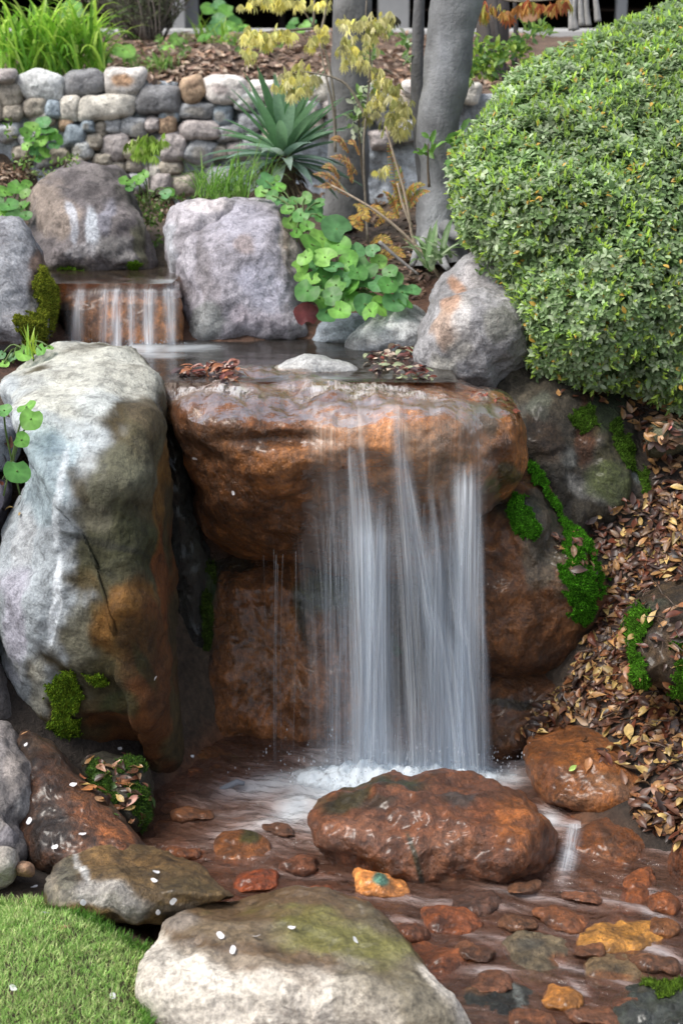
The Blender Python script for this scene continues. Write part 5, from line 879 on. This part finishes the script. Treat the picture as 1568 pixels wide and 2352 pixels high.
maple('yellow_maple', 'young maple with bright yellow drooping leaves in front of the upper bank', [(600,8,46,16),(575,85,30,26),(610,85,44,22),(650,82,30,22),(570,120,20,20),(680,10,40,12),(640,5,30,12),(740,80,26,22),(715,95,18,18),(735,5,30,10),(790,55,20,20)], 5.0, YL,
      [[(770,310),(768,240),(758,160),(738,90),(720,60),(690,10),(680,-40)],[(722,65),(660,70),(590,75)],[(738,70),(750,10),(745,-30)],[(745,110),(735,90),(700,85)],[(720,60),(722,0),(728,-40)]], .036, 1.1)
maple('yellow_maple', 'second maple spray of olive yellow leaves hanging between the two larger trunks', [(820,50,36,20),(870,55,36,18),(850,85,30,24),(800,95,20,24),(890,45,20,14),(795,130,14,30),(830,130,20,26),(690,170,26,26),(660,185,22,26),(705,200,20,26),(675,215,22,16),(635,200,12,14),(870,170,22,26),(890,200,26,30),(910,240,22,26),(870,230,22,26),(935,260,18,26),(895,270,22,26),(850,260,16,20),(915,300,22,20),(880,390,20,12)], 4.7, YL[:2]+YO*2,
      [[(845,560),(838,440),(835,330),(845,220),(850,120),(840,40),(845,-40)],[(845,190),(880,160),(900,170)],[(840,270),(790,190),(700,165),(670,170)],[(850,90),(880,50)],[(770,350),(765,250),(745,160),(735,100)]], .038, 1.0)
maple('orange_maple', 'spray of orange and russet leaves hanging at the top over the dark crawl space', [(1230,12,20,10),(1265,12,16,12),(1290,8,18,10),(1190,15,20,10),(1160,25,26,14),(1115,20,20,16),(1215,5,16,8)], 5.1, [(.45,.2,.05),(.5,.28,.08),(.36,.34,.08),(.4,.12,.05)], [[(1100,-30),(1160,0),(1230,2),(1300,-5)]], .05, 1.0)
maple('maple_seedling', 'small light green maple seedling standing before the stone wall', [(330,325,32,14),(315,340,22,16),(350,340,26,16),(365,320,18,12),(335,355,22,12),(300,335,12,12)], 4.95, [(.28,.42,.07),(.22,.36,.05),(.34,.44,.12)], [[(345,470),(342,420),(340,370),(335,330)]], .042, 1.2)
# ferns: orange and yellow fronds
def ferns(label, fr, D, cols):
    rt = thing('fern', P(fr[0][0], fr[0][1], D), label, 'fern')
    for (x0, y0, x1, y1) in fr:
        q = curve([(x0, y0), ((x0+x1)/2, (y0+y1)/2-14), (x1, y1)], 22); c = P(q[:, 0], q[:, 1], D+np.linspace(0, -.06, 22)+rng.uniform(-.03, .03)); T = unit(np.gradient(c, axis=0)); s = unit(np.cross(T, unit(np.array([.1, -.7, .7])))); B_ = []; w = np.sin(np.linspace(.25, math.pi, 22))*.019
        for sg in (-1, 1): B_.append(leaves(c, s*sg+T*.5+rng.normal(0, .1, c.shape), np.tile(unit(np.array([.1, -.7, .7])), (22, 1)), w+.003, .0042, pick(cols, 22, jit=.2)))
        v, f = tube(c, .0012, 4); fr_ = cat_parts(B_); n = len(fr_[0]); mesh('frond', np.concatenate([fr_[0], v]), [tuple(i) for i in fr_[1].tolist()]+[tuple(j+n for j in i) for i in f], M_leaf, rt, np.concatenate([fr_[2], np.tile([.3, .2, .08, 0], (len(v), 1))]))
FO = [(.46,.30,.06),(.40,.20,.05),(.50,.38,.10),(.32,.26,.06)]
ferns('yellow and orange fern fronds above the lush round-leaved plant', [(800,520,850,500),(860,600,925,575),(850,560,900,560),(800,500,830,530),(880,600,930,590),(840,480,880,500),(812,470,845,510),(860,520,915,500)], 4.4, FO)
ferns('dry orange fern fronds reaching left towards the yucca', [(790,440,720,400),(800,450,730,430),(780,410,740,385),(820,400,760,360),(810,420,790,370),(800,350,760,320),(825,355,800,330)], 4.6, [(.42,.22,.07),(.36,.16,.06),(.40,.30,.10)])
ferns('upright rusty fern fronds standing beside the dry stalk', [(915,460,890,330),(925,450,905,370),(925,470,960,430),(930,460,975,425),(920,480,900,420),(935,480,985,440),(915,500,880,440)], 4.35, [(.44,.20,.05),(.34,.30,.07),(.40,.26,.06),(.22,.30,.07)])
# ------------------------------------------------------------------ leaf litter
def deadleaf_template(k):
    r = np.random.default_rng(100+k); L = 1.; n = 7; w = r.uniform(.34, .46); curl = r.uniform(.1, .5); tw = r.uniform(-.4, .4); b = Batch(); v = []
    for i in range(n):
        t = i/(n-1); ww = w*math.sin(min(1, t*1.08)**.8*math.pi)**.8*.5+.01; z = curl*.35*math.sin(t*math.pi*r.uniform(.8, 1.3))*(1 if k % 2 else -.6); c = math.cos(tw*t); s = math.sin(tw*t)
        for j in (-1, -.5, 0, .5, 1): y = ww*j; zz = z+abs(j)**1.5*ww*curl+r.normal(0, .008); v.append((t-.5, y*c-zz*s*.3, zz+y*s))
    f = [(i*5+j, (i+1)*5+j, (i+1)*5+j+1, i*5+j+1) for i in range(n-1) for j in range(4)]
    return np.array(v), f
TP = [deadleaf_template(k) for k in range(8)]
LC = [(.16,.065,.025),(.22,.09,.035),(.08,.03,.015),(.30,.16,.06),(.045,.022,.015),(.17,.10,.055),(.38,.26,.09),(.10,.03,.015),(.035,.02,.015),(.11,.05,.03),(.05,.025,.015)]
def rot_to(n, a):
    n = unit(np.array(n)); x = unit(np.cross(n, [.31, .72, .2])); y = np.cross(n, x); return np.stack([x*math.cos(a)+y*math.sin(a), -x*math.sin(a)+y*math.cos(a), n], 1)
UPOLY = [(1432,1480),(1450,1400),(1500,1360),(1580,1330),(1700,1340),(1700,1560),(1600,1600),(1500,1575),(1450,1560)]
def scatter(b, poly, n, size, cols=LC, lift=.006, tilt=.45, w=None, soil=False):
    poly = np.array(poly, float); lo = poly.min(0); hi = poly.max(0); k = 0
    while k < n:
        x, y = rng.uniform(lo, hi)
        if not inpoly(np.array([x]), np.array([y]), poly)[0]: continue
        k += 1; h = cast(x, y)
        if h is None or h[0][1] > 9.1: continue
        if inpoly(np.array([x]), np.array([y]), UPOLY)[0] and rng.random() < .88: continue
        if soil and abs(h[0][2]-ground_z(h[0][0], h[0][1])[0]) > .03: continue
        p, nn = h; nn = unit(nn+[0, 0, .6]+rng.normal(0, tilt, 3)); v, f = TP[rng.integers(8)]; s = rng.uniform(*size); b.add(p+nn*rng.uniform(.2, 2.5)*lift+(v*s)@rot_to(nn, rng.uniform(0, 6.28)).T, f, pick(cols, 1, w)[0])
b = Batch(); BANK = [(1400,1240),(1568,1190),(1700,1190),(1700,1900),(1568,1880),(1530,1840),(1500,1750),(1400,1690),(1330,1660),(1200,1710),(1180,1700),(1250,1620),(1330,1540),(1400,1420)]
scatter(b, BANK, 1100, (.026, .05)); scatter(b, BANK, 1100, (.010, .026)); scatter(b, [(1250,1240),(1480,1130),(1700,1100),(1700,1300),(1400,1330),(1330,1330)], 500, (.014, .045), LC[2:]); scatter(b, [(1380,1400),(1440,1440),(1430,1620),(1340,1560)], 150, (.014, .04)); scatter(b, [(1230,900),(1568,900),(1700,900),(1700,1230),(1500,1180),(1480,1000),(1400,930)], 420, (.025, .045), LC[2:6]); scatter(b, [(1180,1700),(1260,1600),(1320,1640),(1240,1680)], 30, (.03, .045))
scatter(b, [(1330,1700),(1420,1720),(1530,1790),(1568,1850),(1480,1870),(1440,1800)], 60, (.03, .045)); scatter(b, [(1440,1840),(1600,1800),(1650,1960),(1500,1930),(1460,1890)], 160, (.03, .045))
scatter(b, [(1300,1560),(1400,1380),(1460,1450),(1420,1600),(1300,1640),(1200,1690),(1230,1640)], 320, (.016, .045))
for k in range(70):
    x, y = rng.uniform(1230, 1640), rng.uniform(1250, 1850)
    h = cast(x, y)
    if h is None or not inpoly(np.array([x]), np.array([y]), BANK)[0]: continue
    dd = unit(rng.normal(0, 1, 3)*[1, 1, .15]); L_ = rng.uniform(.02, .06); v, f = tube([h[0]+[0, 0, .012]-dd*L_, h[0]+[0, 0, .018], h[0]+[0, 0, .012]+dd*L_], [.001, .0018, .001], 5); b.add(v, f, (.07, .045, .03))
props(b.build('leaf_litter', M_dead), kind='stuff')
b = Batch(); scatter(b, [(230,190),(240,90),(560,60),(900,60),(1100,60),(1250,80),(1100,230),(800,215),(560,200),(400,190)], 2300, (.03, .06), [(.32,.20,.13),(.22,.13,.09),(.40,.30,.22),(.14,.09,.06)]); props(b.build('leaf_litter_upper_bank', M_dead), kind='stuff')
b = Batch(); scatter(b, [(0,380),(200,360),(300,380),(420,400),(560,440),(600,520),(500,470),(380,520),(330,440),(230,380),(100,400),(0,440)], 1500, (.015, .035), [(.32,.21,.14),(.24,.15,.10),(.42,.33,.25),(.16,.11,.07)], soil=True)
scatter(b, [(700,400),(820,340),(960,420),(1000,560),(1000,640),(960,700),(840,600),(760,480)], 500, (.02, .04), [(.14,.09,.06),(.10,.06,.045),(.2,.13,.08)], soil=True); props(b.build('leaf_litter_lower_bank', M_dead), kind='stuff')
b = Batch(); scatter(b, [(370,852),(540,850),(565,868),(540,885),(450,880),(380,875)], 160, (.022, .045), [(.16,.045,.03),(.10,.03,.025),(.24,.10,.07),(.36,.14,.06),(.05,.03,.03),(.40,.30,.25)], .012); scatter(b, [(830,850),(870,820),(940,810),(960,850),(1000,890),(960,885),(850,868)], 170, (.022, .045), [(.16,.045,.03),(.10,.03,.025),(.36,.28,.22),(.3,.34,.2),(.05,.03,.03)], .014)
scatter(b, [(1040,895),(1170,915),(1200,960),(1150,935)], 24, (.015, .03), [(.2,.06,.04),(.12,.04,.03)], .003); props(b.build('leaf_litter_on_lip', M_dead), kind='stuff')
b = Batch(); scatter(b, [(195,1740),(330,1760),(345,1860),(290,1900),(230,1850),(180,1790)], 60, (.02, .04), LC[1:]+[(.05,.10,.02)], .004); scatter(b, [(0,1000),(30,1000),(60,1180),(30,1200),(0,1190)], 14, (.02, .035)); props(b.build('leaf_litter_by_left_boulder', M_dead), kind='stuff')
cnt = [0]
def place_leaf(px, py, size, c, label, group=None, cat='leaf', name='fallen_leaf', tpl=None, mat=None, nup=.5, h=None):
    h = h or cast(px, py)
    if h is None: return
    p, nn = h; nn = unit(nn+[0, 0, nup]+rng.normal(0, .25, 3)); v, f = TP[rng.integers(8)] if tpl is None else tpl; w = p+nn*.007+(v*size)@rot_to(nn, rng.uniform(0, 6.28)).T
    o = mesh(name, w, f, mat or M_dead, None, np.tile([*c, 0], (len(w), 1))); props(o, label, cat, group); cnt[0] += 1
k = 0
while k < 150:
    x, y = rng.uniform(1200, 1565), rng.uniform(1230, 1860)
    if inpoly(np.array([x]), np.array([y]), BANK)[0] and not inpoly(np.array([x]), np.array([y]), UPOLY)[0]: place_leaf(x, y, rng.uniform(.035, .055), pick(LC, 1)[0], 'brown curled fallen leaf lying on top of the wet heap on the right bank', 'fallen leaves on the right bank'); k += 1
for x, y, s, c, lb in [(143,2137,.030,(.42,.22,.13),'tan oval fallen leaf lying on the lawn'),(62,1688,.022,(.55,.32,.16),'pale orange curled leaf at the top of the fibrous boulder'),(235,1770,.036,(.30,.16,.10),'brown leaf on the debris right of the fibrous boulder'),(188,1790,.04,(.34,.12,.06),'red-brown upright leaf against the fibrous boulder'),
    (205,1815,.035,(.40,.16,.05),'orange leaf on the upper edge of the fibrous boulder'),(232,1840,.042,(.45,.26,.14),'ochre leaf standing on the slope of the fibrous boulder'),(305,1842,.036,(.42,.20,.14),'pinkish leaf on the moss beside the fibrous boulder'),(275,1865,.036,(.32,.14,.08),'rust leaf lowest on the fibrous boulder edge'),
    (270,1760,.036,(.40,.22,.14),'light pink-brown leaf on the dark moss above the others'),(290,1738,.045,(.16,.04,.05),'dark purple leaf under the tall pale boulder'),(1310,1590,.05,(.36,.13,.05),'large wet orange leaf near the foot of the litter heap'),(1312,1767,.026,(.35,.5,.12),'pair of fresh green leaflets on the smooth orange boulder'),
    (1500,1420,.045,(.5,.36,.16),'large yellow-ochre leaf above the dark mossy boulder'),(1420,1745,.05,(.30,.16,.12),'broad brown leaf on the right part of the smooth orange boulder'),(1350,1760,.04,(.33,.15,.06),'narrow rust leaf across the smooth orange boulder'),(1535,985,.032,(.55,.18,.16),'pink fallen leaf on the small olive stone')]:
    place_leaf(x, y, s, c, lb)
# green moss with debris between boulders, lower left
pv = []
for k in range(14):
    a = 2*math.pi*k/14; v_ = (math.cos(a), math.sin(a)*.8); r = .5*(1-.25*abs(math.sin(a*1.0+.3))**6); pv.append((v_[0]*r, v_[1]*r, .10*abs(v_[0])))
PTL = (np.array([(0, 0, -.02)]+pv), [(0, 1+k, 1+(k+1) % 14) for k in range(14)])
PETS = {'white petal stuck on the long low boulder between lawn and stream': [(356,2010),(354,2029),(357,2091),(398,2064),(185,2070)], 'white petal lying on the big pale granite slab': [(507,2152),(535,2185),(671,2139),(810,2165),(590,2160)],
        'white petal lying in the lawn': [(258,2295),(30,2278),(80,2045),(107,2106),(215,2105)], 'white petal stuck on the fibrous red-brown boulder': [(70,1888),(191,1923),(172,1808),(128,1948),(65,1712)], 'white petal clinging to the wet face of the broad lip boulder': [(451,1048),(538,1131)],
        'white petal by the waterline left of the plunge pool': [(438,1740),(575,1735)], 'white petal among the litter on the right bank': [(1476,1703),(1475,1730)], 'white petal on the rust coloured foot of the tall pale boulder': [(350,1555),(272,1722)]}
for lb, ps in PETS.items():
    for x, y in ps: place_leaf(x, y, rng.uniform(.013, .018)*(.8 if y < 1800 else 1), (.80, .80, .82), lb, lb.replace('white petal', 'white petals'), 'petal', 'petal', PTL, M_petal, .1)
tw = thing('twig', P(530, 1806, 3.07), 'short grey twig stranded in the shallows left of the plunge pool', 'twig'); v, f = tube(P(np.array([490, 520, 545, 562]), np.array([1822, 1808, 1796, 1800]), 3.06), [.006, .008, .008, .005], 8); mesh('bark', v, f, M_bark, tw, np.tile([.16, .17, .19, 0], (len(v), 1)))
# ------------------------------------------------------------------ lawn
LP = np.array([Pz(x, y, .1)[:2] for x, y in [(-400,2030),(0,2032),(100,2025),(125,2085),(230,2112),(330,2122),(430,2105),(385,2140),(352,2200),(330,2260),(330,2330),(350,2500),(-400,2500)]])
n = 42000; x = rng.uniform(-.75, -.2, n); y = rng.uniform(1.75, 2.46, n); k = inpoly(x, y, LP); x, y = x[k], y[k]; n = len(x); z = ground_z(x, y)
base = np.stack([x, y, z], 1); clm = fbm(base*25, 2)[:, None]; d = np.concatenate([rng.normal(0, .45, (n, 2))+[.1, -.1], np.ones((n, 1))], 1); L = rng.uniform(.010, .020, n)*(1+.3*clm[:, 0])
V, Fc, Cc = leaves(base, d, rvec(n), L, .0016, pick([(.28,.46,.12),(.38,.56,.18),(.50,.64,.26),(.20,.38,.08),(.58,.62,.30)], n, jit=.2), .3, .2)
props(mesh('lawn_grass', V, Fc, M_grass, None, Cc), kind='stuff')
n = 1500; e = []; ring = np.array([(100,2030),(125,2088),(230,2116),(330,2128),(425,2112),(385,2145),(352,2205),(332,2270),(335,2352)]); q = curve(ring, n); base = np.array([Pz(a[0], a[1]+4, .1) for a in q])+rng.normal(0, .006, (n, 3))*[1, 1, 0]; base[:, 2] = ground_z(base[:, 0], base[:, 1])
V, Fc, Cc = leaves(base, np.concatenate([rng.normal(0, .5, (n, 2))+[.15, .1], np.ones((n, 1))], 1), rvec(n), rng.uniform(.015, .032, n), .0018, pick([(.08,.2,.03),(.12,.26,.04)], n), .3, .3); props(mesh('lawn_edge_grass', V, Fc, M_grass, None, Cc), kind='stuff')
# ground creeping greenery to break the bare soil
